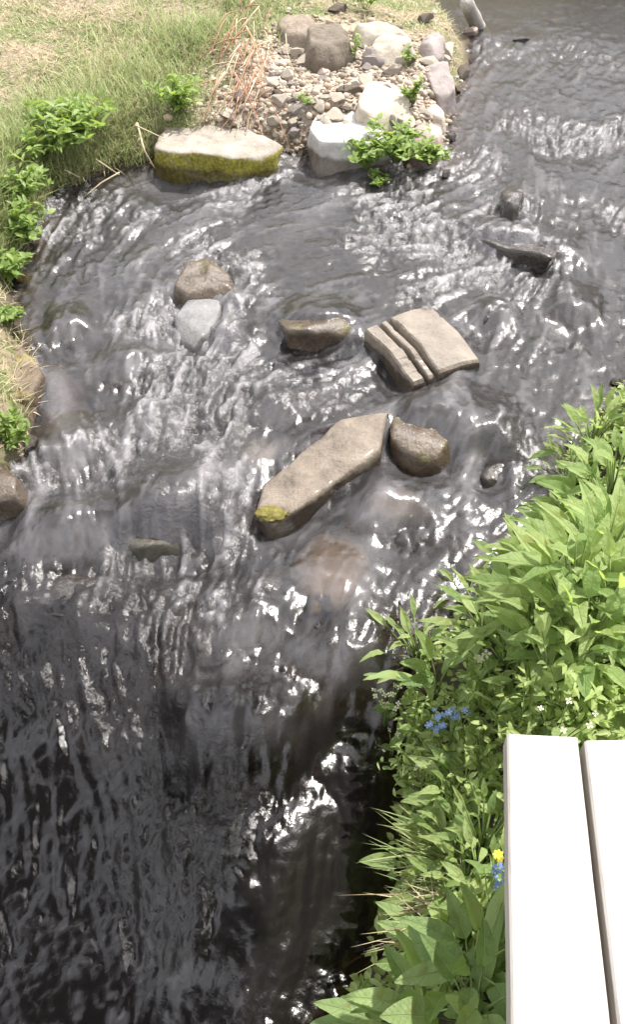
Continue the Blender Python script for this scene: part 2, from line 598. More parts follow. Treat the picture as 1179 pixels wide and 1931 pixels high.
M_RUBBLE_P = rock_mat('violet_rubble', (0.12, 0.10, 0.095), (0.20, 0.17, 0.16), (0.29, 0.25, 0.23), 0.85, scale=14)
M_RUBBLE_B = rock_mat('brown_rubble', (0.09, 0.07, 0.052), (0.18, 0.145, 0.11), (0.29, 0.24, 0.185), 0.9, scale=14, bump=1.0)

STONES = []      # (cx, cy, r, strength) for flow and ripples


def resample(pts, n, st=0.45):
    """closed Catmull-Rom through pts, n points by angle-free arc length"""
    P = np.array(pts); m = len(P); out = []
    k = 16
    for i in range(m):
        p0, p1, p2, p3 = P[(i - 1) % m], P[i], P[(i + 1) % m], P[(i + 2) % m]
        for j in range(k):
            t = j / k
            cr = 0.5 * ((2 * p1) + (-p0 + p2) * t + (2 * p0 - 5 * p1 + 4 * p2 - p3) * t * t + (-p0 + 3 * p1 - 3 * p2 + p3) * t ** 3)
            out.append((1 - st) * cr + st * (p1 * (1 - t) + p2 * t))
    Q = np.array(out + [out[0]])
    s = np.concatenate([[0], np.cumsum(np.hypot(*(Q[1:] - Q[:-1]).T))])
    u = np.linspace(0, s[-1], n, endpoint=False)
    return np.stack([np.interp(u, s, Q[:, 0]), np.interp(u, s, Q[:, 1])], 1)


def outline_stone(name, label, px, mat, rise=0.1, deep=0.22, dome=0.03, tilt=(0, 0), flare=0.12, rough=0.02, seed=0,
                  on_land=False, edge=0.12, corners=7, straight=0.45, cat='stone', group=None, freq=6.0, ridges=0, flow=True):
    c0 = np.mean(np.array(px), 0)
    if on_land:
        zc = land_point(*c0).z
        # the stone's foot, not its top, meets the ground: settle by iteration
        for _ in range(6):
            q = at(c0[0], c0[1], zc + rise)
            zc = terr1(q.x, q.y)
        zt = zc + rise
    else:
        q = at_w(c0[0], c0[1], rise)
        zt = q.z
        zc = zt - rise
    W = [at(x, y, zt) for x, y in px]
    ring = resample([(w.x, w.y) for w in W], 84, straight)
    c = ring.mean(0)
    na = len(ring)
    V = []; rad = np.hypot(*(ring - c).T).mean()
    rs = [0.0, 0.14, 0.28, 0.42, 0.56, 0.68, 0.79, 0.88, 0.95, 1.0]
    for r in rs[1:]:
        for k in range(na):
            p = c + (ring[k] - c) * r
            z = zt + dome * (1 - r * r) + tilt[0] * (p[0] - c[0]) + tilt[1] * (p[1] - c[1])
            if r > 0.85:
                z -= edge * rad * ((r - 0.85) / 0.15) ** 2 * 0.5
            V.append((p[0], p[1], z))
    ntop = len(rs) - 1
    nside = 12
    for s in range(1, nside + 1):
        t = s / nside
        for k in range(na):
            g = 1 + flare * math.sin(t * math.pi * 0.75)
            if ridges:
                g += 0.10 * (abs(math.sin(k / na * math.pi * ridges)) - 0.5) * min(1, t * 3)
            p = c + (ring[k] - c) * g
            zz = V[(ntop - 1) * na + k][2]
            zb = zc - deep
            V.append((p[0], p[1], zz + (zb - zz) * t))
    V.append((c[0], c[1], zt + dome))
    V = np.array(V)
    # weathering: broad facets, lumps, pits
    n = V - np.array([c[0], c[1], (zt + zc - deep) / 2])
    n /= np.linalg.norm(n, axis=1)[:, None] + 1e-9
    d = fbm3(V * freq + seed * 7.7, 4, seed) * rough * 1.6 + np.abs(fbm3(V * freq * 0.55 + seed * 3.1, 2, seed + 9)) * -rough * 1.2
    V = V + n * d[:, None]
    rs = np.random.default_rng(seed + 500)
    cc = np.array([c[0], c[1], zt])
    for _ in range(corners):                 # broken-off corners
        m_ = rs.normal(size=3); m_[2] = abs(m_[2]) * 0.7; m_ /= np.linalg.norm(m_)
        q_ = (V - cc) @ m_
        lim = np.percentile(q_, rs.uniform(90, 97))
        V = V - np.clip(q_ - lim, 0, None)[:, None] * m_ * 0.85
    F = []
    nr = ntop + nside
    for r in range(nr - 1):
        for k in range(na):
            a = r * na + k; b = r * na + (k + 1) % na
            F.append((a, a + na, b + na, b))
    ctr = len(V) - 1
    for k in range(na):
        F.append((ctr, k, (k + 1) % na))
    org = np.array([c[0], c[1], zc - deep])
    me = mesh_np(name, V - org, [list(f) for f in F])
    o = link(name, me, mat, loc=tuple(org))
    tag(o, label, cat, group)
    if flow and not on_land:
        STONES.append((c[0], c[1], rad, rise))
    return o


outline_stone('boulder', 'wide grey flat-topped boulder with yellow moss down its front, at the water edge',
              [(282, 272), (300, 236), (355, 215), (440, 220), (500, 242), (530, 272), (505, 290), (440, 297), (380, 287), (320, 284)],
              M_BOULDER, rise=0.14, dome=0.0, flare=0.03, rough=0.03, seed=1, cat='boulder', edge=0.08, corners=3, straight=0.75)
outline_stone('boulder', 'bright white flat-topped boulder above the watercress',
              [(584, 236), (604, 206), (655, 190), (705, 202), (738, 232), (735, 258), (690, 266), (640, 262), (600, 258)],
              M_WHITE, rise=0.16, dome=0.0, tilt=(0.03, 0.06), flare=0.05, rough=0.016, corners=1, straight=0.85, seed=2, cat='boulder', edge=0.04)
outline_stone('stone', 'small pinkish stone right of the white boulder and watercress',
              [(775, 247), (790, 232), (828, 232), (838, 250), (822, 268), (782, 262)], M_PINK, rise=0.14, dome=0.03, seed=3, edge=0.5)
outline_stone('stone', 'brown mossy stone above the pale wet stone in midstream',
              [(325, 527), (358, 492), (403, 484), (438, 512), (452, 546), (425, 552), (390, 548), (350, 545)],
              M_BROWN, rise=0.06, dome=0.02, tilt=(0, 0.12), seed=4, rough=0.03)
outline_stone('stone', 'smooth pale grey wet stone just below the brown mossy one',
              [(328, 588), (348, 552), (388, 540), (418, 560), (412, 592), (388, 632), (362, 648), (336, 622)],
              M_GREYWET, rise=0.015, dome=0.008, seed=5, rough=0.01)
outline_stone('stone', 'overwashed stone with a dark brown front in the middle of the stream',
              [(517, 592), (540, 562), (600, 553), (655, 572), (695, 608), (655, 628), (590, 640), (545, 636)],
              M_BROWN, rise=0.03, dome=0.0, tilt=(0.05, -0.34), seed=6, rough=0.012, flare=0.0, straight=0.75, corners=2, flow=False)
outline_stone('stone', 'long tan stone lying diagonally midstream with a yellow mossy tip',
              [(481, 962), (490, 905), (700, 752), (732, 770), (716, 852), (545, 962), (508, 986)],
              M_TAN, rise=0.06, dome=0.006, tilt=(0.05, 0.05), seed=7, rough=0.016, flare=0.03, edge=0.06, straight=0.92, corners=2)
outline_stone('stone', 'brown wet stone wedged against the right end of the long tan stone',
              [(738, 800), (752, 742), (800, 722), (842, 742), (852, 792), (882, 846), (835, 862), (772, 852), (737, 834)],
              M_BROWN, rise=0.004, dome=0.008, tilt=(-0.12, -0.14), seed=8, rough=0.02, straight=0.75, corners=3)
outline_stone('slab', 'tilted dark-edged slab washed by the current in the upper right',
              [(843, 412), (900, 404), (1000, 430), (1052, 470), (1040, 498), (1000, 486), (930, 468), (872, 444)],
              M_DARK, rise=0.022, dome=0.004, tilt=(-0.08, -0.22), seed=9, rough=0.022, flare=0.0, straight=0.35, corners=4, flow=False)
outline_stone('stone', 'small black wet stone just above the tilted slab',
              [(946, 362), (965, 345), (988, 366), (978, 396), (956, 392)], M_DARK, rise=0.07, dome=0.02, seed=10)
outline_stone('stone', 'pale greenish flat stone left of the long tan stone, barely awash',
              [(448, 852), (478, 806), (532, 815), (515, 862), (484, 908), (456, 884)], M_SUBM2, rise=-0.05, dome=0.008, seed=12, rough=0.012, flow=False)
outline_stone('stone', 'round pale stone under a film of water below the brown wedged stone',
              [(678, 942), (718, 904), (790, 908), (815, 950), (765, 988), (692, 982)], M_GREYWET, rise=-0.02, dome=0.012, seed=13, rough=0.01, flow=False)
outline_stone('stone', 'smooth brown sunken stone below the mossy tip of the long stone',
              [(558, 1042), (600, 1000), (672, 1008), (696, 1062), (655, 1132), (592, 1172), (556, 1130)], M_SUBM, rise=-0.04, dome=0.008, seed=14, rough=0.008, flow=False)
outline_stone('stone', 'dark mossy-fronted stone under a bright sheet of water at the left',
              [(212, 962), (288, 900), (380, 902), (402, 965), (382, 1025), (300, 1052), (222, 1040)], M_MOSSDARK, rise=-0.03, dome=0.01, tilt=(0, -0.12), corners=3, seed=15, rough=0.02, flare=0.0, flow=False)
outline_stone('stone', 'ochre stone with yellow moss at the left edge of the stream',
              [(-80, 645), (15, 640), (62, 672), (82, 708), (60, 765), (-20, 775), (-90, 760)], M_OCHRE, rise=0.045, dome=0.01, seed=18, rough=0.02)
outline_stone('stone', 'wet dark brown stone below the green plant at the left edge',
              [(-90, 876), (0, 866), (48, 898), (56, 928), (0, 944), (-90, 950)], M_BROWN, rise=0.09, dome=0.02, seed=19, rough=0.02)
outline_stone('ledge_stone', 'sunken ledge stone under the middle lip of the cascade',
              [(325, 1335), (420, 1285), (540, 1320), (575, 1385), (500, 1412), (420, 1416), (345, 1388)], M_DARK, rise=-0.03, deep=0.5, dome=0.0, seed=16, rough=0.02, flare=0.0, flow=False)
outline_stone('ledge_stone', 'sunken ledge stone under the left lip of the cascade',
              [(20, 1090), (140, 1070), (250, 1120), (262, 1180), (150, 1172), (30, 1152)], M_DARK, rise=-0.02, deep=0.5, dome=0.0, seed=17, rough=0.02, flare=0.0, flow=False)
outline_stone('stone', 'dark stone in the chute right of the brown wedged stone',
              [(895, 885), (915, 850), (950, 862), (962, 900), (925, 918)], M_DARK, rise=-0.03, dome=0.01, seed=23)
outline_stone('stone', 'small dark wet stone right of the grooved block',
              [(898, 592), (912, 562), (940, 566), (945, 592), (920, 606)], M_DARK, rise=0.03, dome=0.01, seed=24)


def grooved_block():
    """cut block with two grooves along one side"""
    zt = at_w(790, 640).z + 0.085
    A = at(700, 628, zt); B = at(748, 590, zt); C = at(790, 556, zt); D = at(890, 636, zt); E = at(862, 694, zt); Fp = at(782, 706, zt)
    ex = (Fp - A); Lx = ex.length; ex.normalize()                 # along the grooves
    ey = Vector((0, 0, 1)).cross(ex)                              # across, away from the front face
    if ey.dot(C - A) < 0: ey = -ey
    wid = (C - A).dot(ey) * 1.0
    prof = [(0.0, -0.30), (0.0, -0.012), (0.006, -0.002), (0.055, 0.0), (0.058, -0.005), (0.062, -0.032), (0.078, -0.032), (0.082, -0.004),
            (0.086, 0.0), (0.104, 0.001), (0.108, -0.004), (0.110, -0.028), (0.128, -0.024), (0.134, 0.008), (0.140, 0.014),
            (0.20, 0.018), (0.26, 0.018), (0.32, 0.012), (wid, 0.0), (wid + 0.02, -0.05), (wid + 0.03, -0.30)]
    ns = 40
    lo, hi = -0.05, Lx + 0.0
    V = []; F = []
    for i in range(ns + 1):
        s = lo + (hi - lo) * i / ns
        for (w, h) in prof:
            e = 0.0
            if i in (0, ns): e = -0.012
            p = A + ex * s + ey * w + Vector((0, 0, h + (e if h > -0.2 else 0)))
            V.append(p)
    m = len(prof)
    for i in range(ns):
        for k in range(m - 1):
            a = i * m + k
            F.append([a, a + m, a + m + 1, a + 1])
    F.append(list(range(m))); F.append(list(range(ns * m, ns * m + m))[::-1])
    V = np.array([tuple(v) for v in V])
    A0 = np.array([A.x, A.y]); w_ = (V[:, :2] - A0) @ np.array([ey.x, ey.y]); s_ = (V[:, :2] - A0) @ np.array([ex.x, ex.y])
    V[:, 2] += -0.06 * np.clip(w_ - 0.12, 0, None) - 0.30 * np.clip(s_ - 0.5 * Lx, 0, None)
    V[:, 2] += 0.008 * fbm3(V * 9, 3, 3) - 0.010 * sstep(0.25, 0.6, fbm3(V * 16 + 9, 3, 8)) * (V[:, 2] > zt - 0.1)
    V[:, :2] += 0.004 * np.stack([fbm3(V * 12, 3, 4), fbm3(V * 12 + 50, 3, 5)], 1)
    org = np.array([*(A + ex * Lx / 2 + ey * wid / 2)]); org[2] = zt - 0.30
    me = mesh_np('grooved_block', V - org, F, smooth=False)
    o = link('grooved_block', me, M_BLOCK, loc=tuple(org))
    tag(o, 'square cut sandstone block with two straight grooves across its top in midstream', 'stone block')
    c = A + ex * Lx / 2 + ey * wid / 2
    STONES.append((c.x, c.y, 0.17, 0.13))


grooved_block()


def moss_cushion(parent, px, py, rise, a, b, c, seed):
    bm = bmesh.new(); bmesh.ops.create_icosphere(bm, subdivisions=4, radius=1.0)
    V = np.array([v.co[:] for v in bm.verts]); F = [[v.index for v in f.verts] for f in bm.faces]; bm.free()
    V = V * (1 + 0.35 * fbm3(V * 2.5 + seed, 3, seed)[:, None] + 0.14 * fbm3(V * 14 + seed, 2, seed + 3)[:, None]) * np.array([a, b, c])
    q = at_w(px, py, rise)
    me = mesh_np('moss', V, F)
    o = link('moss', me, M_MOSS, parent, loc=q - parent.location)
    o['label'] = 'yellow moss cushion on the tip'
    return o


M_MOSS = rock_mat('moss', (0.08, 0.07, 0.012), (0.19, 0.165, 0.035), (0.32, 0.28, 0.08), 0.95, scale=40, bump=1.0)
long_stone = [o for o in COL.objects if o.get('label', '').startswith('long tan')][0]
moss_cushion(long_stone, 512, 968, 0.045, 0.06, 0.045, 0.012, 5)

# ------------------------------------------------------------------ water
FLOW_PX = [((1050, 60), (-.3, 1)), ((1050, 180), (-.3, 1)), ((1000, 300), (-.45, 1)), ((1150, 300), (-.2, 1)), ((1000, 400), (-.5, .8)), ((1150, 500), (-.2, 1)),
           ((830, 380), (-.9, .4)), ((800, 450), (-1, .12)), ((650, 420), (-1, .06)), ((600, 500), (-1, .15)), ((450, 400), (-1, .2)),
           ((330, 420), (-1, .5)), ((200, 420), (-.6, 1)), ((120, 540), (-.05, 1)), ((230, 560), (-.15, 1)), ((150, 800), (0.05, 1)),
           ((120, 680), (0, 1)), ((300, 760), (-.4, 1)), ((300, 660), (-.3, 1)), ((450, 700), (-.8, .6)), ((470, 600), (-.6, .8)), ((600, 720), (-1, .25)), ((850, 530), (-1, .5)),
           ((1050, 620), (-.4, 1)), ((1000, 760), (-.3, 1)), ((880, 760), (-.2, 1)), ((930, 900), (-.3, 1)), ((800, 1000), (-.8, .6)),
           ((860, 1090), (-.7, .7)), ((700, 1180), (-.35, 1)), ((560, 1180), (-.1, 1)), ((450, 1050), (-.35, 1)), ((340, 950), (-.3, 1)),
           ((100, 950), (-.25, 1)), ((100, 1100), (-.25, 1)), ((430, 1350), (0, 1)), ((200, 1400), (0, 1)), ((650, 1400), (0, 1)),
           ((300, 1650), (-.3, 1)), ((100, 1850), (.3, 1)), ((500, 1850), (-.3, 1))]
FP_, FV_ = [], []
for (px, py), (dx, dy) in FLOW_PX:
    a = at_w(px, py); b = at(px + dx * 20, py + dy * 20, a.z)
    v = (b - a).xy.normalized()
    FP_.append((a.x, a.y)); FV_.append((v.x, v.y))
FP_ = np.array(FP_); FV_ = np.array(FV_)
VX0, VY0, VS = -4.0, -2.0, 0.05
vgx = np.arange(VX0, 7.5, VS); vgy = np.arange(VY0, 15.5, VS)
QX, QY = np.meshgrid(vgx, vgy)
num = np.zeros(QX.shape + (2,)); den = np.zeros(QX.shape)
for p, v in zip(FP_, FV_):
    w = 1.0 / (((QX - p[0]) ** 2 + (QY - p[1]) ** 2) + 0.02) ** 1.5
    num += w[..., None] * v; den += w
VF = num / den[..., None]
ang = 0.5 * fbm2(QX * 2.2, QY * 2.2, 3, 91)
VF = np.stack([VF[..., 0] * np.cos(ang) - VF[..., 1] * np.sin(ang), VF[..., 0] * np.sin(ang) + VF[..., 1] * np.cos(ang)], -1)
for (cx, cy, r, s) in STONES:
    dx = QX - cx; dy = QY - cy; dd = np.hypot(dx, dy) + 1e-6
    n_ = np.stack([dx / dd, dy / dd], -1)
    w = np.exp(-np.clip(dd - r, 0, None) / 0.09)
    vnn = (VF * n_).sum(-1)
    VF = VF - n_ * (vnn * w)[..., None] * 0.9
VF /= (np.linalg.norm(VF, axis=-1, keepdims=True) + 1e-6)


def flow_at(x, y):
    fx = np.clip((x - VX0) / VS, 0, len(vgx) - 1.001); fy = np.clip((y - VY0) / VS, 0, len(vgy) - 1.001)
    ix = fx.astype(int); iy = fy.astype(int); fx = fx - ix; fy = fy - iy
    fx = fx[:, None]; fy = fy[:, None]
    return (VF[iy, ix] * (1 - fx) + VF[iy, ix + 1] * fx) * (1 - fy) + (VF[iy + 1, ix] * (1 - fx) + VF[iy + 1, ix + 1] * fx) * fy


wy = [-1.3]
while wy[-1] < 14.5:
    wy.append(wy[-1] + 0.0085 + 0.0024 * max(wy[-1], 0) + 0.004 * max(wy[-1] - 8, 0))
wy = np.array(wy)
WNX = 480
wu = np.linspace(-1, 1, WNX)
WY = np.repeat(wy[:, None], WNX, 1)
WX = wu[None, :] * (1.35 + 0.27 * np.clip(wy, 0, None))[:, None] + (0.06 + 0.11 * np.clip(wy, 0, None))[:, None]
X = WX.ravel(); Y = WY.ravel()
STEP = 0.011
pos = {0: (X, Y)}
for sgn in (1, -1):
    x, y = X.copy(), Y.copy()
    for k in range(1, 10):
        v = flow_at(x, y)
        x = x + sgn * STEP * v[:, 0] * (1 + 0.25 * k); y = y + sgn * STEP * v[:, 1] * (1 + 0.25 * k)
        pos[sgn * k] = (x, y)


def lic(freq, reach, seed):
    r = 0
    for k in range(-reach, reach + 1):
        x, y = pos[k]
        r = r + vn2(x * freq, y * freq, seed)
    return r / r.std()


L1 = lic(8.0, 9, 1)
L2 = lic(19.0, 7, 2)
L3 = lic(42.0, 5, 3)
I1 = fbm2(X * 5, Y * 5, 3, 40)
I2 = fbm2(X * 26, Y * 26, 3, 41)
I3 = fbm2(X * 60, Y * 60, 2, 42)
T = lip_t(X, Y)
lvl = water_level(X, Y)
calm = sstep(4.7, 7.4, Y + 0.8 * fbm2(X * 1.1, Y * 1.1, 3, 61)) * sstep(0.3, 1.6, X)             # slow pool upstream
turb = (1 - 0.9 * calm) * (0.22 + 1.1 * sstep(-0.35, 0.4, fbm2(X * 2.1, Y * 2.1, 3, 60)))
turb = turb + 0.6 * sstep(-0.5, 0.1, T) * (1 - sstep(0.5, 1.2, T)) 
turb = turb * (1 - 0.62 * sstep(0.12, 0.45, T))
for (px, py, r, k) in ((620, 1075, .14, .85), (335, 935, .17, .7), (745, 945, .12, .7), (795, 775, .09, .85), (590, 585, .13, .6), (1130, 470, .2, .6),
                       (400, 560, .12, .5), (660, 1150, .1, .5), (250, 500, .2, .4), (960, 440, .15, .7), (660, 1430, .26, .7), (640, 1600, .28, .7), (640, 1800, .3, .7), (690, 1320, .14, .6)):
    q = at_w(px, py)
    turb = turb * (1 - k * np.exp(-((X - q.x) ** 2 + (Y - q.y) ** 2) / r ** 2))
crn = fbm2((X + 0.02 * L1) * 6.5, (Y + 0.02 * L2) * 6.5, 3, 97)
crease = np.exp(-(crn / 0.07) ** 2)
hgt = lvl - 0.013 * crease * (1 - 0.9 * calm) * (1 - 0.6 * sstep(0.2, 0.5, T)) * np.clip(turb, 0.3, 1) + turb * ((0.0045 * (np.abs(L1) * -1.2 + 0.9) + 0.0042 * L2) * (1 - 0.6 * sstep(-0.1, 0.3, T)) + 0.0042 * L3 + 0.022 * I1 * (1 + 0.8 * sstep(-0.2, 0.3, T)) + 0.011 * I2 + 0.0045 * I3)
hgt += (0.35 + 0.65 * np.clip(turb, 0, 1)) * (1 - 0.8 * calm) * (0.0035 * I2 + 0.0022 * I3 + 0.0012 * L3)
foam_glint = np.zeros_like(X)
# ripples, pillows and hollows round the stones
for (cx, cy, r, s) in STONES:
    v = flow_at(np.array([cx]), np.array([cy]))[0]
    # direction of the undeflected current at the stone
    w = 1.0 / (((cx - FP_[:, 0]) ** 2 + (cy - FP_[:, 1]) ** 2) + 0.02) ** 1.5
    v = (w[:, None] * FV_).sum(0); v /= np.linalg.norm(v)
    dx = X - cx; dy = Y - cy
    al = (dx * v[0] + dy * v[1]) / r; ac = (-dx * v[1] + dy * v[0]) / r
    g = np.exp(-((al + 1.05) ** 2 * 5 + ac ** 2 * 1.2))
    hgt += 0.03 * min(r / 0.15, 1.3) * g
    g2 = np.exp(-((al - 1.15) ** 2 * 4 + ac ** 2 * 1.8))
    hgt -= 0.05 * min(r / 0.15, 1.3) * g2
    wake = np.exp(-((np.abs(ac) - 1.0 - 0.25 * al) ** 2 * 14)) * sstep(-0.6, 0.3, al) * np.exp(-np.clip(al, 0, 9) * 0.45)
    hgt += 0.018 * wake
    foam_glint += 0.5 * wake * (al < 5)
    foam_glint += 0.35 * g2


def overwash(px, py, dirpx, length, width, height):
    """a smooth sheet sliding over a sunken stone and dropping off its downstream edge"""
    global hgt, foam_glint
    c = at_w(px, py); e = at(px + dirpx[0] * 20, py + dirpx[1] * 20, c.z)
    v = (e - c).xy.normalized()
    dx = X - c.x; dy = Y - c.y
    al = dx * v.x + dy * v.y; ac = (-dx * v.y + dy * v.x) / width
    wob = 0.025 * vn2(ac * 2.3, al * 0, 17) + 0.012 * L2
    prof = sstep(-length, -0.1 * length, al) * (1 - sstep(0.0, 0.10, al + wob))
    b = height * prof * np.exp(-np.abs(ac) ** 3)
    hgt = hgt * 1 + b - 0.5 * height * np.exp(-((al - 0.17) / 0.09) ** 2) * np.exp(-ac ** 2)
    foam_glint += 0.55 * np.exp(-((al + wob - 0.05) / 0.05) ** 2) * np.exp(-ac ** 2)


overwash(330, 985, (-.15, 1), 0.5, 0.22, 0.15)
overwash(605, 618, (-.1, 1), 0.3, 0.17, 0.075)
overwash(800, 790, (.1, 1), 0.25, 0.10, 0.075)
overwash(950, 458, (-.3, 1), 0.3, 0.34, 0.075)
overwash(900, 830, (-.1, 1), 0.4, 0.16, 0.09)
overwash(745, 960, (-.3, 1), 0.22, 0.14, 0.05)
overwash(140, 860, (0, 1), 0.3, 0.14, 0.07)
overwash(130, 1010, (-.1, 1), 0.3, 0.16, 0.08)
overwash(660, 1235, (-.2, 1), 0.35, 0.16, 0.07)
overwash(620, 1100, (-.2, 1), 0.3, 0.13, 0.03)
overwash(930, 600, (-.5, 1), 0.2, 0.09, 0.06)
overwash(1080, 590, (-.2, 1), 0.3, 0.12, 0.06)
overwash(290, 800, (-.3, 1), 0.25, 0.12, 0.05)
overwash(240, 690, (-.1, 1), 0.2, 0.10, 0.05)
overwash(440, 640, (-.4, 1), 0.2, 0.08, 0.06)
overwash(520, 770, (-.5, 1), 0.2, 0.09, 0.05)
overwash(130, 620, (0, 1), 0.25, 0.10, 0.05)
overwash(430, 1360, (0, 1), 0.3, 0.20, 0.09)
overwash(480, 1180, (-.3, 1), 0.3, 0.12, 0.06)
# plunging strands at the lip
lipz = np.exp(-((T - 0.03) / 0.09) ** 2)
hgt += 0.010 * lipz * np.abs(L1) + 0.008 * lipz * L2
strand = sstep(0.2, 1.6, L2 + 0.6 * L1)
foam_glint += 0.35 * lipz * strand + 0.2 * np.exp(-((T - 0.22) / 0.14) ** 2) * strand
# churn in the lower pool
low = sstep(0.15, 0.5, T)
foam_glint += 0.35 * low * sstep(0.35, 0.6, fbm2(X * 3.0, Y * 3.0, 4, 88) + 0.15 * L2 + 0.15) * sstep(-0.35, -0.6, X + 0.3)
foam_glint *= 1 - 0.85 * sstep(0.08, 0.3, T)
foam_glint += (1 - calm) * (1 - sstep(-0.5, -0.05, T)) * (0.16 + 0.95 * sstep(0.0, 1.8, 0.65 * L3 + 0.55 * L2 + 1.3 * I2 + 0.8 * I3 + 0.6 * I1)) * np.clip(turb, 0.25, 1)  # pale streaks painted on the upper water in place of sky glints
foam_glint *= 1 - 0.85 * sstep(-0.15, 0.1, T)
foam_glint += 0.4 * np.exp(-((X + 0.62) / 0.3) ** 2 - ((Y - 0.6) / 0.25) ** 2) * sstep(0.2, 1.3, 1.6 * I2 + 1.0 * I3 + 0.3 * L3)
SD = signed_dist(X, Y)
depth = hgt - terrain(X, Y)
for (px, py, r, k) in ((620, 1075, .24, .98), (745, 945, .13, .8), (490, 850, .10, .9), (790, 850, .10, .8), (560, 1230, .14, .7), (650, 730, .2, .5), (600, 690, .15, .6), (900, 130, .5, .7), (150, 760, .25, .4), (1000, 640, .25, .4)):
    q = at_w(px, py)
    depth = depth * (1 - k * np.exp(-((X - q.x) ** 2 + (Y - q.y) ** 2) / r ** 2))
keep = (SD < 0.28).reshape(WY.shape)
widx = np.arange(X.size).reshape(WY.shape)
kq = keep[:-1, :-1] | keep[1:, :-1] | keep[:-1, 1:] | keep[1:, 1:]
wf = np.stack([widx[:-1, :-1], widx[:-1, 1:], widx[1:, 1:], widx[1:, :-1]], -1)[kq]
used = np.zeros(X.size, bool); used[wf.ravel()] = True
remap = np.cumsum(used) - 1
w_me = mesh_np('stream_water', np.stack([X, Y, hgt], 1)[used], remap[wf])
attr(w_me, 'foam_glint', np.clip(foam_glint, 0, 1)[used])
attr(w_me, 'depth', np.clip(depth, 0, 1)[used])
attr(w_me, 'calm', calm[used])
attr(w_me, 'chop', np.clip(turb, 0, 1.4)[used])


def water_mat():
    m, N, L = new_mat('stream_water')
    out = nd(N, 'ShaderNodeOutputMaterial')
    tc = nd(N, 'ShaderNodeTexCoord')
    n1 = nd(N, 'ShaderNodeTexNoise', Scale=38.0, Detail=4.0, Roughness=0.6, Distortion=0.6)
    n2 = nd(N, 'ShaderNodeTexNoise', Scale=130.0, Detail=3.0, Roughness=0.6)
    for n in (n1, n2): L.new(tc.outputs['Object'], n.inputs['Vector'])
    af = nd(N, 'ShaderNodeAttribute', attribute_name='foam_glint')
    ad = nd(N, 'ShaderNodeAttribute', attribute_name='depth')
    ac = nd(N, 'ShaderNodeAttribute', attribute_name='calm')
    b = nd(N, 'ShaderNodeBump', Distance=0.012)
    L.new(mapr(N, L, nd(N, 'ShaderNodeAttribute', attribute_name='chop').outputs['Fac'], 0.0, 1.2, 0.10, 0.65), b.inputs['Strength'])
    L.new(mth(N, L, 'ADD', n1.outputs[0], mth(N, L, 'MULTIPLY', n2.outputs[0], 0.35)), b.inputs['Height'])
    fr = nd(N, 'ShaderNodeFresnel', IOR=1.47)
    L.new(b.outputs[0], fr.inputs['Normal'])
    gl = nd(N, 'ShaderNodeBsdfGlossy', Roughness=0.19)
    gl.inputs['Color'].default_value = (1, 1, 1, 1)
    L.new(b.outputs[0], gl.inputs['Normal'])
    tr = nd(N, 'ShaderNodeBsdfTransparent')
    tr.inputs['Color'].default_value = (0.62, 0.52, 0.42, 1)
    df = nd(N, 'ShaderNodeBsdfDiffuse')
    df.inputs['Color'].default_value = (0.010, 0.0085, 0.0085, 1)
    L.new(b.outputs[0], df.inputs['Normal'])
    body = nd(N, 'ShaderNodeMixShader')
    L.new(mapr(N, L, ad.outputs['Fac'], 0.0, 0.34, 0.06, 0.96), body.inputs[0])
    L.new(tr.outputs[0], body.inputs[1]); L.new(df.outputs[0], body.inputs[2])
    fo = nd(N, 'ShaderNodeBsdfDiffuse')
    fo.inputs['Color'].default_value = (0.46, 0.44, 0.46, 1)
    L.new(b.outputs[0], fo.inputs['Normal'])
    ff = mth(N, L, 'MULTIPLY', af.outputs['Fac'], mapr(N, L, n1.outputs[0], 0.3, 0.7, 0.8, 1.0))
    b2 = nd(N, 'ShaderNodeMixShader')
    L.new(mth(N, L, 'MULTIPLY', ff, 0.4, True), b2.inputs[0])
    L.new(body.outputs[0], b2.inputs[1]); L.new(fo.outputs[0], b2.inputs[2])
    fin = nd(N, 'ShaderNodeMixShader')
    L.new(fr.outputs[0], fin.inputs[0])
    L.new(b2.outputs[0], fin.inputs[1]); L.new(gl.outputs[0], fin.inputs[2])
    L.new(fin.outputs[0], out.inputs[0])
    return m


tag(link('stream_water', w_me, water_mat()), kind='structure')

#==PART2==
# ------------------------------------------------------------------ bank rocks
def rock_mesh(name, seed, cuts=15, sub=4, rough=0.035):
    rs = np.random.default_rng(seed)
    bm = bmesh.new()
    bmesh.ops.create_icosphere(bm, subdivisions=sub, radius=1.0)
    V = np.array([v.co[:] for v in bm.verts])
    for _ in range(cuts):
        n = rs.normal(size=3); n /= np.linalg.norm(n)
        d = rs.uniform(0.5, 0.8)
        k = np.clip(V @ n - d, 0, None)
        V = V - 1.0 * k[:, None] * n
    V = V * (1 + rough * fbm3(V * 2.3 + seed, 4, seed)[:, None])
    for v, c in zip(bm.verts, V):
        v.co = c
    me = bpy.data.meshes.new(name)
    bm.to_mesh(me); bm.free()
    me.polygons.foreach_set('use_smooth', np.ones(len(me.polygons), bool))
    me.set_sharp_from_angle(angle=math.radians(28))
    return me


ROCK_ME = [rock_mesh('rock', 100 + i) for i in range(8)]
_rock_cache = {}


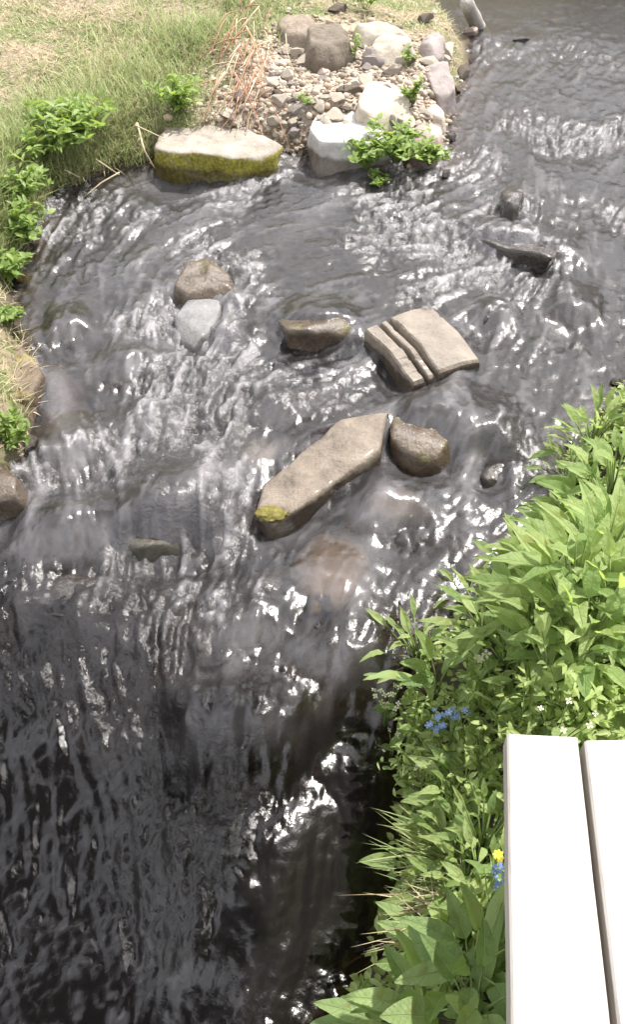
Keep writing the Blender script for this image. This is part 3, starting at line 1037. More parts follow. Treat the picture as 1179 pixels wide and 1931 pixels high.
def rock(px, py, wpx, hpx, mat, label, group=None, flat=0.65, name='rock', variant=None, sink=0.35, rz=None, in_water=False):
    """a rubble rock whose middle shows at px,py, about wpx wide and hpx deep"""
    v = random.randrange(8) if variant is None else variant
    key = (v, mat.name)
    if key not in _rock_cache:
        me = ROCK_ME[v].copy(); me.materials.append(mat); _rock_cache[key] = me
    p = at_w(px, py) if in_water else land_point(px, py)
    a = px_size(wpx, p) / 2
    b = px_size(hpx, p) / 2 / 0.8
    c = min(a, b) * flat * 1.3
    o = link(name, _rock_cache[key])
    o.location = (p.x, p.y, p.z + c * (1 - sink * 2))
    o.scale = (a, b, c)
    o.rotation_euler = (random.uniform(-.25, .25), random.uniform(-.25, .25), random.uniform(-.3, .3) if rz is None else rz)
    return tag(o, label, 'rock', group)


outline_stone('boulder', 'round brownish boulder at the top of the rock pile, beside the green grass',
              [(522, 52), (532, 22), (575, 12), (602, 34), (596, 64), (556, 74)], M_RUBBLE_B, rise=0.06, deep=0.1, dome=0.03, on_land=True, seed=31, edge=0.3, corners=14, rough=0.03, cat='boulder')
outline_stone('ridged_rock', 'brown stump-like rock with upright ridges, right of the round boulder',
              [(572, 62), (590, 42), (630, 40), (658, 56), (655, 76), (615, 86), (580, 80)], M_RUBBLE_B, rise=0.11, deep=0.1, dome=0.0, corners=5, on_land=True, seed=32, ridges=11, flare=0.22, edge=0.2, cat='rock')
outline_stone('slab', 'long pale slab at the very top of the rock pile',
              [(660, 52), (690, 36), (752, 40), (775, 54), (735, 64), (690, 64)], M_RUBBLE, rise=0.08, deep=0.1, dome=0.01, on_land=True, seed=33, corners=14, rough=0.03, cat='rock')
outline_stone('rock', 'flat cream rock with a dark gap beneath, upper right of the pile',
              [(690, 78), (722, 62), (772, 66), (786, 84), (745, 96), (702, 94)], M_RUBBLE, rise=0.07, deep=0.1, dome=0.02, on_land=True, seed=34, corners=14, rough=0.03, edge=0.4)
outline_stone('rock', 'violet-grey angular rock near the leaning post',
              [(786, 84), (800, 52), (832, 60), (836, 88), (806, 100)], M_RUBBLE_P, rise=0.07, deep=0.1, dome=0.03, on_land=True, seed=35, corners=14, rough=0.03, edge=0.4)
outline_stone('slab', 'violet-grey slab sloping down to the water below the leaning post',
              [(796, 132), (812, 104), (846, 108), (866, 150), (846, 166), (812, 154)], M_RUBBLE_P, rise=0.10, deep=0.12, dome=0.01, tilt=(-0.25, 0.1), on_land=True, seed=36, corners=14, rough=0.03, cat='rock')
outline_stone('slab', 'large pale flat rock behind the white boulder',
              [(672, 190), (695, 152), (752, 152), (778, 184), (735, 206), (690, 204)], M_RUBBLE, rise=0.05, deep=0.12, dome=0.02, on_land=True, seed=37, corners=14, rough=0.03, cat='rock', edge=0.3)
outline_stone('rock', 'tan rock at the waterline right of the large pale flat rock',
              [(790, 196), (815, 176), (842, 196), (838, 222), (802, 226)], M_RUBBLE, rise=0.05, deep=0.14, dome=0.02, on_land=True, seed=38, corners=14, rough=0.03, edge=0.4)
rock(872, 142, 34, 44, M_RUBBLE_B, 'orange-brown rock touching the water below the violet slab')
rock(885, 66, 34, 26, M_PINK, 'pale pinkish rock at the foot of the leaning post')
rock(985, 76, 52, 18, M_DARK, 'low dark rock breaking the calm water right of the leaning post', in_water=True, sink=0.45)
rock(862, 172, 26, 24, M_RUBBLE_B, 'small brown rock half in the water below the orange-brown rock')
rock(545, 148, 40, 34, M_RUBBLE, 'cream yellowish rock on the gravel below the round boulder')
rock(610, 142, 40, 30, M_RUBBLE, 'pale rock with a dark hollow below the stump-like rock')
rock(560, 104, 40, 26, M_RUBBLE, 'pale rock tucked under the round boulder')
rock(655, 168, 24, 20, M_RUBBLE, 'little cream rock left of the large pale flat rock')
rock(700, 120, 52, 28, M_RUBBLE_P, 'greyish rock in the middle of the pile below the cream rock')
rock(760, 118, 44, 30, M_RUBBLE, 'sandy rock below the flat cream rock')
rock(640, 20, 46, 24, M_RUBBLE_B, 'brown rock at the top edge behind the stump-like rock')
rock(800, 40, 40, 22, M_RUBBLE_B, 'rusty rock behind the violet-grey angular rock')
rock(742, 140, 40, 24, M_RUBBLE, 'wide sandy rock above the large pale flat rock')
rock(515, 232, 34, 26, M_RUBBLE, 'pale rock between the mossy boulder and the white boulder')
rock(555, 252, 30, 24, M_RUBBLE_P, 'grey rock at the water edge left of the white boulder')
rock(850, 262, 30, 22, M_DARK, 'dark wet rock right of the small pinkish stone', in_water=True)
rock(842, 330, 26, 34, M_DARK, 'dark wet rock under the right end of the watercress', in_water=True)
rock(1160, 722, 30, 20, M_DARK, 'dark wet rock at the right edge above the bank plants', in_water=True)
rock(60, 842, 40, 50, M_DARK, 'dark wet rock between the green plant and the left bank stone', in_water=True)

G_RUB = 'loose rubble on the gravel spit'


def rub_label(px, py, w, tone):
    size = {11: 'tiny', 13: 'pebble-sized', 16: 'small', 20: 'egg-sized', 25: 'fist-sized', 30: 'chunky', 38: 'large'}[w]
    if px < 520: zone = 'on the gravel behind the mossy boulder' if py > 180 else 'beside the reddish stalks'
    elif px < 600: zone = 'on the gravel left of the white boulder' if py > 180 else 'below the round boulder'
    elif px < 690: zone = 'just behind the white boulder' if py > 150 else 'below the stump-like rock'
    elif px < 780: zone = 'around the large pale flat rock' if py > 140 else 'below the flat cream rock'
    else: zone = 'near the water right of the pale flat rock' if py > 150 else 'near the water by the violet slab'
    return f'{size} {tone} loose stone {zone}'


cnt = 0
while cnt < 210:
    px = random.uniform(425, 850); py = random.uniform(90, 285)
    if py > 265 - 0.0 * px and px < 560: continue
    if px < 520 and py < 90 + (520 - px) * 1.1: continue
    q = land_point(px, py)
    if signed_dist(np.array([q.x]), np.array([q.y]))[0] < 0.02: continue
    w = random.choice([11, 13, 16, 20, 25, 30, 38])
    mt_ = random.choice([M_RUBBLE, M_RUBBLE, M_RUBBLE, M_RUBBLE_P, M_RUBBLE_B])
    rock(px, py, w * random.uniform(.9, 1.4), w * random.uniform(.7, 1.0), mt_,
         rub_label(px, py, w, {'bank_rubble': 'cream', 'violet_rubble': 'greyish', 'brown_rubble': 'brown'}[mt_.name]), G_RUB, name='rubble_stone', sink=0.3, flat=0.5, rz=random.uniform(0, 6.3))
    cnt += 1


def scatter_pebbles(n):
    bm = bmesh.new(); bmesh.ops.create_icosphere(bm, subdivisions=1, radius=1.0)
    bv = np.array([v.co[:] for v in bm.verts]); bf = np.array([[v.index for v in f.verts] for f in bm.faces]); bm.free()
    pts = []
    while sum(map(len, pts)) < n:
        x = gc.x + RNG.normal(0, 0.75, n); y = gc.y + RNG.normal(-0.1, 0.75, n)
        d = signed_dist(x, y)
        k = (d > -0.05) & (RNG.random(n) < np.exp(-(((x - gc.x) / 0.9) ** 2 + ((y - gc.y) / 1.05) ** 2) ** 2))
        pts.append(np.stack([x[k], y[k]], 1))
    P = np.concatenate(pts)[:n]
    z = terrain(P[:, 0], P[:, 1])
    sz = RNG.uniform(0.005, 0.016, n) * (1 + 0.8 * (RNG.random(n) > 0.85))
    sc3 = np.stack([sz * RNG.uniform(.8, 1.4, n), sz * RNG.uniform(.8, 1.4, n), sz * RNG.uniform(.5, .9, n)], 1)
    V = bv[None] * (1 + 0.25 * (RNG.random((n, len(bv), 1)) - .5)) * sc3[:, None]
    a = RNG.uniform(0, 6.28, n); ca, sa = np.cos(a)[:, None], np.sin(a)[:, None]
    V = np.stack([V[..., 0] * ca - V[..., 1] * sa, V[..., 0] * sa + V[..., 1] * ca, V[..., 2]], -1)
    V += np.stack([P[:, 0], P[:, 1], z + sz * 0.3], 1)[:, None]
    F = bf[None] + (np.arange(n) * len(bv))[:, None, None]
    me = mesh_np('gravel', V.reshape(-1, 3), F.reshape(-1, 3), smooth=False)
    attr(me, 'tint', np.repeat(RNG.random(n), len(bv)))
    o = link('gravel', me, ramp_mat('gravel', [(0, (0.18, 0.14, 0.105)), (0.45, (0.36, 0.30, 0.23)), (0.8, (0.50, 0.43, 0.345)), (1, (0.36, 0.25, 0.185))]))
    tag(o, 'pale sandy gravel between the stones of the spit', 'gravel', kind='stuff')


scatter_pebbles(4500)


# ------------------------------------------------------------------ tubes: twigs, stalks, posts
def tube(points, r0, r1, sides=5, wob=0.0):
    P = [Vector(p) for p in points]
    V = []; F = []
    n = len(P)
    for i, p in enumerate(P):
        d = (P[min(i + 1, n - 1)] - P[max(i - 1, 0)]).normalized()
        u = d.orthogonal().normalized(); w = d.cross(u)
        r = r0 + (r1 - r0) * i / (n - 1)
        for k in range(sides):
            a = 2 * math.pi * k / sides
            rr = r * (1 + random.uniform(-wob, wob))
            V.append(p + (u * math.cos(a) + w * math.sin(a)) * rr)
    for i in range(n - 1):
        for k in range(sides):
            F.append([i * sides + k, i * sides + (k + 1) % sides, (i + 1) * sides + (k + 1) % sides, (i + 1) * sides + k])
    F.append(list(range(sides))[::-1]); F.append([(n - 1) * sides + k for k in range(sides)])
    return V, F


def plain_mat(name, c1, c2, rough=0.85, scale=30, stretch=(1, 1, 1), bump=0.2):
    m, N, L = new_mat(name)
    out = nd(N, 'ShaderNodeOutputMaterial'); p = nd(N, 'ShaderNodeBsdfPrincipled', Roughness=rough)
    L.new(p.outputs[0], out.inputs[0])
    tc = nd(N, 'ShaderNodeTexCoord'); mp = nd(N, 'ShaderNodeMapping')
    mp.inputs['Scale'].default_value = stretch
    L.new(tc.outputs['Object'], mp.inputs[0])
    n1 = nd(N, 'ShaderNodeTexNoise', Scale=scale, Detail=6.0, Roughness=0.65)
    L.new(mp.outputs[0], n1.inputs['Vector'])
    r = ramp(N, [(0.3, c1), (0.7, c2)]); L.new(n1.outputs[0], r.inputs[0])
    oi = nd(N, 'ShaderNodeObjectInfo')
    hs = nd(N, 'ShaderNodeHueSaturation'); L.new(mapr(N, L, oi.outputs['Random'], 0, 1, 0.8, 1.15), hs.inputs['Value'])
    L.new(r.outputs[0], hs.inputs['Color']); L.new(hs.outputs[0], p.inputs['Base Color'])
    b = nd(N, 'ShaderNodeBump', Strength=bump, Distance=0.01); L.new(n1.outputs[0], b.inputs['Height']); L.new(b.outputs[0], p.inputs['Normal'])
    return m


M_STRAW = plain_mat('straw', (0.34, 0.27, 0.16), (0.55, 0.47, 0.32))
M_REDSTALK = plain_mat('reddish_stalk', (0.26, 0.12, 0.065), (0.46, 0.27, 0.18))
M_TWIG = plain_mat('grey_twig', (0.20, 0.15, 0.10), (0.38, 0.31, 0.23))
M_POST = plain_mat('weathered_post', (0.20, 0.18, 0.16), (0.46, 0.43, 0.39), scale=18, stretch=(6, 6, 0.8), bump=0.6)
M_STEM = plain_mat('green_stem', (0.10, 0.16, 0.035), (0.2, 0.27, 0.07))


def tube_obj(name, pts, r0, r1, mat, label=None, cat=None, group=None, parent=None, sides=5):
    org = Vector(pts[0])
    V, F = tube([Vector(p) - org for p in pts], r0, r1, sides, 0.08)
    me = mesh_np(name, np.array([tuple(v) for v in V]), F)
    o = link(name, me, mat, parent, loc=org if parent is None else org - parent.location)
    return tag(o, label, cat, group)


def stalk_px(pxs, lifts, r, mat, label, name='dry_stalk', cat='stalk', group=None):
    pts = []
    for (px, py), l in zip(pxs, lifts):
        q = at_w(px, py, l)
        pts.append(q)
    # smooth subdivision
    out = []
    for a, b in zip(pts[:-1], pts[1:]):
        for k in range(4): out.append(a.lerp(b, k / 4))
    out.append(pts[-1])
    return tube_obj(name, out, r, r * 0.5, mat, label, cat, group)


stalk_px([(258, 232), (272, 285), (292, 318)], (0.22, 0.16, 0.02), 0.007, M_STRAW, 'bent straw-coloured stalk hanging into the water left of the mossy boulder')
stalk_px([(254, 236), (285, 250), (310, 262)], (0.24, 0.22, 0.22), 0.005, M_STRAW, 'short straw stalk leaning on the left end of the mossy boulder')
stalk_px([(262, 262), (248, 285)], (0.2, 0.1), 0.004, M_STRAW, 'tiny straw stalk beside the bent one')
stalk_px([(40, 300), (75, 340), (98, 362)], (0.2, 0.12, 0.02), 0.006, M_STRAW, 'straw stalk drooping off the left bank under the leafy plants')
stalk_px([(225, 325), (190, 345), (160, 370)], (0.1, 0.06, 0.01), 0.005, M_STRAW, 'pale stalk lying from the left bank into the water')
stalk_px([(180, 300), (225, 330)], (0.14, 0.05), 0.005, M_STRAW, 'pale stalk crossing the one that lies in the water')
stalk_px([(120, 320), (150, 335), (165, 345)], (0.14, 0.09, 0.05), 0.004, M_TWIG, 'thin grey twig on the left bank edge')
stalk_px([(20, 590), (0, 570), (-20, 540)], (0.05, 0.12, 0.2), 0.006, M_TWIG, 'dark twig at the left edge above the ochre stone')
stalk_px([(215, 935), (260, 898), (318, 858)], (0.012, 0.03, 0.02), 0.0045, M_TWIG, 'pale thin stick caught in the current above the overwashed stone', name='stick', cat='stick')

# leaning post at the upstream water edge
pa = at_w(905, 58, -0.05); pb = Vector(at(880, 4, pa.z + 0.30))
V, F = tube([pa.lerp(pb, t) - pa for t in np.linspace(-0.3, 1, 9)], 0.062, 0.048, 14, 0.07)
po = link('leaning_post', mesh_np('leaning_post', np.array([tuple(v) for v in V]), F), M_POST, loc=pa)
tag(po, 'weathered grey post leaning out of the water at the top', 'post')

# heap of reddish stalks
hp = land_point(478, 120)
heap = empty('stalk_heap', hp, 'heap of reddish dry stalks between green grass and rock pile', 'dry stalks')
for i in range(70):
    a = land_point(random.gauss(478, 22) + random.choice([0, 0, -25]), random.uniform(40, 205))
    ang = math.radians(random.gauss(250, 28)); ln = random.uniform(0.15, 0.45)
    b = a + Vector((math.cos(ang) * ln, math.sin(ang) * ln, 0))
    za, zb = terr1(a.x, a.y), terr1(b.x, b.y)
    p0 = Vector((a.x, a.y, za + random.uniform(0.02, 0.22))); p2 = Vector((b.x, b.y, max(zb, -0.02) + random.uniform(0.005, 0.05)))
    p1 = p0.lerp(p2, 0.5) + Vector((random.uniform(-.03, .03), random.uniform(-.03, .03), random.uniform(0, .06)))
    pts = [p0, p0.lerp(p1, .5) + Vector((0, 0, .01)), p1, p1.lerp(p2, .5) + Vector((0, 0, .008)), p2]
    tube_obj('stalk', pts, 0.0045, 0.0025, M_REDSTALK if random.random() < .75 else M_STRAW, parent=heap, sides=4)


# ------------------------------------------------------------------ grass and ground cover (stuff)
def blades(base, h, w, az, lean, curve):
    """3-segment blades; returns verts, faces"""
    n = len(base)
    ts = np.array([0, 0.4, 0.75, 1.0]); ws = np.array([1, 0.85, 0.5, 0.0])
    d = np.stack([np.cos(az), np.sin(az)], 1); s = np.stack([-np.sin(az), np.cos(az)], 1)
    V = np.zeros((n, 7, 3))
    for i, t in enumerate(ts):
        out = h * (np.sin(lean) * t + curve * t * t); up = h * (np.cos(lean) * t - 0.6 * curve * t * t)
        c = np.concatenate([base[:, :2] + d * out[:, None], (base[:, 2] + up)[:, None]], 1)
        if i < 3:
            o = s * (w * ws[i])[:, None] * 0.5
            V[:, 2 * i] = c; V[:, 2 * i + 1] = c
            V[:, 2 * i, :2] -= o; V[:, 2 * i + 1, :2] += o
        else:
            V[:, 6] = c
    k = (np.arange(n) * 7)[:, None]
    Q = np.concatenate([k + np.array([[0, 1, 3, 2]]), k + np.array([[2, 3, 5, 4]]), k + np.array([[4, 5, 6, 6]])])
    tri = np.concatenate([k + np.array([[0, 1, 3]]), k + np.array([[0, 3, 2]]), k + np.array([[2, 3, 5]]), k + np.array([[2, 5, 4]]), k + np.array([[4, 5, 6]])])
    return V.reshape(-1, 3), tri


def kites(pos, az, el, roll, ln, wd, fold=0.25, droop=0.15):
    """folded kite leaves, 6 triangles each"""
    n = len(pos)
    loc = np.array([[0, 0, 0], [0.30, 0.42, fold * .4], [0.30, 0, 0.0], [0.30, -0.42, fold * .4], [0.68, 0.36, fold * .3 - droop * .4], [0.68, 0, -droop * .4], [0.68, -0.36, fold * .3 - droop * .4], [1, 0, -droop]])
    L_ = np.repeat(loc[None], n, 0) * np.stack([ln, wd, ln], 1)[:, None]
    cr, sr = np.cos(roll)[:, None], np.sin(roll)[:, None]
    y = L_[..., 1] * cr - L_[..., 2] * sr; z = L_[..., 1] * sr + L_[..., 2] * cr; x = L_[..., 0]
    ce, se = np.cos(el)[:, None], np.sin(el)[:, None]
    x, z = x * ce - z * se, x * se + z * ce
    ca, sa = np.cos(az)[:, None], np.sin(az)[:, None]
    V = np.stack([x * ca - y * sa, x * sa + y * ca, z], -1) + pos[:, None]
    f = np.array([[0, 2, 1], [0, 3, 2], [1, 2, 5], [1, 5, 4], [2, 3, 6], [2, 6, 5], [4, 5, 7], [5, 6, 7]])
    F = f[None] + (np.arange(n) * 8)[:, None, None]
    return V.reshape(-1, 3), F.reshape(-1, 3)


M_DRY = ramp_mat('dry_grass', [(0, (0.22, 0.17, 0.10)), (0.35, (0.42, 0.35, 0.22)), (0.7, (0.56, 0.49, 0.33)), (1, (0.36, 0.36, 0.17))], trans=0.25)
M_GRASS = ramp_mat('green_grass', [(0, (0.17, 0.23, 0.07)), (0.4, (0.28, 0.34, 0.13)), (0.75, (0.40, 0.42, 0.20)), (1, (0.50, 0.46, 0.27))], rough=0.6, trans=0.35)


def left_mask(x, y):
    return (signed_dist(x, y) > 0.0) & (rightness(x, y) < 0.5)


def scatter_grass(name, label, n, mat, hlo, hhi, wlo, whi, spots=None, lean=(0.2, 1.1), cat='grass', hscale=None, clump=0):
    xs, ys = [], []
    tot = 0
    while tot < n:
        if spots is None:
            x = RNG.uniform(-3.4, 1.0, n); y = RNG.uniform(2.4, 9.8, n)
        else:
            k = RNG.integers(0, len(spots), n)
            S = np.array(spots)[k]
            x = S[:, 0] + RNG.normal(0, 1, n) * S[:, 2]; y = S[:, 1] + RNG.normal(0, 1, n) * S[:, 3]
        ok = left_mask(x, y)
        g = np.exp(-(((x - gc.x) / 0.85) ** 2 + ((y - gc.y) / 1.0) ** 2) ** 2)
        ok &= RNG.random(n) > g * 1.15
        if clump: ok &= RNG.random(n) < sstep(-0.35, 0.35, fbm2(x * clump, y * clump, 3, 55))
        xs.append(x[ok]); ys.append(y[ok]); tot += ok.sum()
    x = np.concatenate(xs)[:n]; y = np.concatenate(ys)[:n]
    z = terrain(x, y) - 0.005
    h = RNG.uniform(hlo, hhi, n) * (0.7 + 0.5 * fbm2(x * 2.5, y * 2.5, 2, 71))
    V, F = blades(np.stack([x, y, z], 1), h, RNG.uniform(wlo, whi, n), RNG.uniform(0, 6.28, n), RNG.uniform(*lean, n), RNG.uniform(0.05, 0.5, n))
    me = mesh_np(name, V, F)
    t = np.clip(RNG.random(n) * 0.7 + 0.25 * (fbm2(x * 1.6, y * 1.6, 3, 72) + 0.6), 0, 1)
    attr(me, 'tint', np.repeat(t, 7))
    tag(link(name, me, mat), label, cat, kind='stuff')


def spot(px, py, sx, sy):
    p = land_point(px, py)
    return (p.x, p.y, sx, sy)


scatter_grass('dry_grass', 'matted straw-coloured dry grass covering the left bank', 60000, M_DRY, 0.04, 0.11, 0.003, 0.007, lean=(0.6, 1.45))
scatter_grass('green_grass', 'pale green grass growing through the dry grass on the left bank', 20000, M_GRASS, 0.04, 0.10, 0.003, 0.007, clump=1.3)
scatter_grass('tall_grass', 'taller fresh green grass along the left bank and beside the stalks', 10000, M_GRASS, 0.10, 0.24, 0.004, 0.008,
              spots=[spot(60, 320, .12, .15), spot(120, 290, .2, .12), spot(10, 400, .08, .2), spot(220, 265, .2, .1), spot(420, 60, .28, .5), spot(350, 110, .25, .3), spot(180, 200, .25, .2), spot(40, 270, .15, .2), spot(300, 170, .3, .15), spot(470, 20, .12, .3), spot(15, 420, .06, .3)], lean=(0.1, 0.8))

M_LEAF_SMALL = leaf_mat('small_leaves', (0.18, 0.27, 0.07), (0.42, 0.49, 0.19), trans=0.4, tintattr=True)
M_CRESS = leaf_mat('cress_leaves', (0.12, 0.20, 0.04), (0.28, 0.36, 0.11), trans=0.4, tintattr=True)
M_LEAF = leaf_mat('broad_leaf', (0.17, 0.27, 0.08), (0.38, 0.46, 0.19), trans=0.45, rough=0.62, veins=True)
M_LEAF_BLUE = leaf_mat('bluish_leaf', (0.16, 0.26, 0.09), (0.32, 0.42, 0.17), trans=0.42, rough=0.55, veins=True)


def cover_right():
    n = 16000
    xs, ys = [], []
    t = 0
    while t < n:
        x = RNG.uniform(-0.1, 3.4, n); y = RNG.uniform(0.1, 4.6, n)
        ok = (signed_dist(x, y) > -0.02) & (rightness(x, y) > 0.5) & (x < 0.5 + 0.75 * y)
        xs.append(x[ok]); ys.append(y[ok]); t += ok.sum()
    x = np.concatenate(xs)[:n]; y = np.concatenate(ys)[:n]
    z = terrain(x, y) + RNG.uniform(0, 0.10, n)
    V, F = kites(np.stack([x, y, z], 1), RNG.uniform(0, 6.28, n), RNG.uniform(-.1, .8, n), RNG.normal(0, .3, n), RNG.uniform(.02, .05, n), RNG.uniform(.012, .028, n))
    me = mesh_np('ground_cover', V, F); attr(me, 'tint', np.repeat(RNG.random(n), 8))
    tag(link('ground_cover', me, M_LEAF_SMALL), 'low green ground cover under the plants of the right bank', 'ground cover', kind='stuff')


cover_right()


# ------------------------------------------------------------------ leafy plants
def lance_mesh(name, mat, width=0.3, droop=0.25, cup=0.25, wave=0.03, blunt=0.0, seed=0):
    rs = random.Random(seed)
    ns = 9; V = []; F = []
    for i in range(ns + 1):
        t = i / ns
        w = width * (math.sin(math.pi * min(1, t ** (0.75 - blunt * .2))) ** (0.85 - blunt * .25)) * 0.5 if 0 < t < 1 else 0.012
        x = t * (1 - 0.12 * droop * t); z = 0.12 * t - droop * t * t
        wv = wave * math.sin(t * 17 + rs.uniform(0, 3))
        for s in (-1, -0.5, 0, 0.5, 1):
            V.append((x, s * w, z + cup * abs(s) ** 1.3 * w + wv * abs(s) * (1 if s > 0 else -1) * .7 - (0.012 if s == 0 else 0)))
    for i in range(ns):
        for k in range(4):
            a = i * 5 + k
            F.append([a, a + 5, a + 6, a + 1])
    me = mesh_np(name, np.array(V), F)
    me.materials.append(mat)
    return me


LEAF = [lance_mesh('leaf', M_LEAF, w, d, c, wv, bl, i) for i, (w, d, c, wv, bl) in enumerate(
    [(0.30, 0.25, 0.3, 0.02, 0), (0.36, 0.45, 0.2, 0.03, 0), (0.26, 0.15, 0.4, 0.02, 0), (0.40, 0.35, 0.25, 0.035, .5), (0.33, 0.6, 0.3, 0.03, 0)])]
LEAF_B = [lance_mesh('leaf', M_LEAF_BLUE, w, d, c, wv, bl, i + 9) for i, (w, d, c, wv, bl) in enumerate(
    [(0.42, 0.25, 0.25, 0.02, .6), (0.38, 0.12, 0.3, 0.015, .8), (0.34, 0.3, 0.3, 0.02, .4)])]
LEAF_S = [lance_mesh('leaf', M_LEAF, w, d, c, wv, bl, i + 19) for i, (w, d, c, wv, bl) in enumerate(
    [(0.5, 0.2, 0.25, 0.04, .6), (0.55, 0.3, 0.2, 0.05, .6), (0.46, 0.1, 0.3, 0.03, .3)])]


def add_leaf(parent, me, loc, az, el, roll, ln, wscale=1.0):
    o = bpy.data.objects.new('leaf', me)
    COL.objects.link(o); o.parent = parent
    o.location = loc
    o.rotation_euler = (Matrix.Rotation(az, 3, 'Z') @ Matrix.Rotation(-el, 3, 'Y') @ Matrix.Rotation(roll, 3, 'X')).to_euler()
    o.scale = (ln, ln * wscale, ln)
    return o


def stems_part(parent, tips, r=0.004, name='stem', mat=None):
    V = []; F = []
    for tip in tips:
        tip = Vector(tip)
        mid = Vector((tip.x * 0.35, tip.y * 0.35, tip.z * 0.6))
        v, f = tube([Vector((tip.x * .08, tip.y * .08, -0.02)), mid, tip], r, r * 0.55, 4)
        F += [[i + len(V) for i in q] for q in f]; V += v
    me = mesh_np(name, np.array([tuple(v) for v in V]), F)
    return link(name, me, mat or M_STEM, parent)


def broad_plant(px, py, label, n=18, ln=0.15, height=0.25, spread=0.09, meshes=None, group='broad-leaved plants on the right bank', name='broad_leaf_plant', bias=None):
    meshes = meshes or LEAF
    q = land_point(px, py, 0.6 * height)
    z = terr1(q.x, q.y)
    e = empty(name, (q.x, q.y, z), label, 'plant', group)
    tips = []
    a0 = random.uniform(0, 6.28)
    for i in range(n):
        f = (i + 0.5) / n
        az = a0 + i * 2.399 + random.uniform(-.35, .35)
        if bias is not None and random.random() < 0.45: az = bias + random.gauss(0, .6)
        hh = height * (0.25 + 0.75 * f) * random.uniform(.85, 1.1)
        rr = spread * (1 - 0.6 * f) * random.uniform(.5, 1.2)
        loc = (math.cos(az) * rr, math.sin(az) * rr, hh)
        el = math.radians(5 + 50 * f + random.gauss(0, 12))
        add_leaf(e, random.choice(meshes), loc, az, el, random.gauss(0, .35), ln * (1.15 - 0.5 * f) * random.uniform(.8, 1.2), random.uniform(.85, 1.2))
        tips.append(loc)
    stems_part(e, tips)
    return e


BP = [
    (1125, 818, 'pale broad-leaved plant at the upstream tip of the right bank', 18, .17, .26),
    (1085, 880, 'small broad-leaved plant overhanging the water at the upstream tip', 13, .13, .20),
    (1165, 905, 'broad-leaved plant at the right picture edge below the upstream tip', 18, .17, .28),
    (1105, 962, 'broad-leaved plant with small pale buds in the upper right bank', 18, .15, .26),
    (1050, 1022, 'broad-leaved plant leaning over the water above the bank corner', 17, .16, .26),
    (1150, 1035, 'tall broad-leaved plant at the right edge, level with the sunken stone', 20, .18, .32),
    (992, 1068, 'broad-leaved plant at the waterside corner of the right bank', 16, .15, .22),
    (1090, 1100, 'large drooping broad-leaved plant in the middle of the upper right bank', 22, .20, .32),
    (1165, 1140, 'broad-leaved plant at the right edge above the yellow-tinged patch', 18, .18, .30),
    (1020, 1160, 'broad-leaved plant with long arching leaves above the herbs', 20, .19, .28),
    (1105, 1195, 'broad-leaved plant behind the deck among the herbs', 18, .17, .28),
    (925, 1165, 'broad-leaved plant at the water edge with a dark gap below it', 14, .15, .22),
    (880, 1120, 'slender plant dipping its leaves towards the pale stream water', 10, .12, .14),
    (960, 1225, 'broad-leaved plant above the dark gap in the greenery', 15, .15, .25),
    (790, 1215, 'pale plant standing at the lip of the cascade', 12, .13, .20),
    (1050, 1255, 'broad-leaved plant between the herbs and the deck end', 15, .14, .25),
    (880, 1490, 'leafy plant beside the left edge of the deck end', 16, .12, .28),
    (920, 1580, 'bright leafy plant against the side of the deck', 18, .11, .32),
    (860, 1600, 'leafy plant behind the fan of grass blades', 14, .11, .25),
    (935, 1690, 'leafy plant below the blue flower beside the deck', 14, .10, .32),
    (890, 1660, 'low leafy plant above the dry stems', 14, .10, .24),
]
for (px, py, lab, n, ln, hh) in BP:
    broad_plant(px, py, lab, int(n * 1.9), ln * random.uniform(.5, .85), hh, spread=0.13)
BP2 = [
    (830, 1275, 'plant with one large rounded bluish leaf at the cascade lip', 8, .17, .22, math.pi),
    (850, 1850, 'large smooth-leaved plant with one broad upright leaf near the bottom', 9, .20, .26, math.pi * 1.5),
    (905, 1800, 'smooth-leaved plant against the deck near the bottom', 13, .13, .30, None),
    (815, 1900, 'smooth-leaved plant at the bottom edge over the dark water', 12, .13, .20, math.pi),
    (905, 1900, 'smooth-leaved plant in the bottom corner beside the deck', 13, .14, .28, None),
    (760, 1935, 'low smooth-leaved plant at the very bottom, nearest the dark water', 10, .12, .14, math.pi),
    (845, 1790, 'yellowish smooth-leaved plant below the dry stems', 11, .11, .18, math.pi),
]
for (px, py, lab, n, ln, hh, bias) in BP2:
    broad_plant(px, py, lab, n, ln, hh, meshes=LEAF_B, bias=bias, name='smooth_leaf_plant', group='smooth-leaved plants on the right bank')

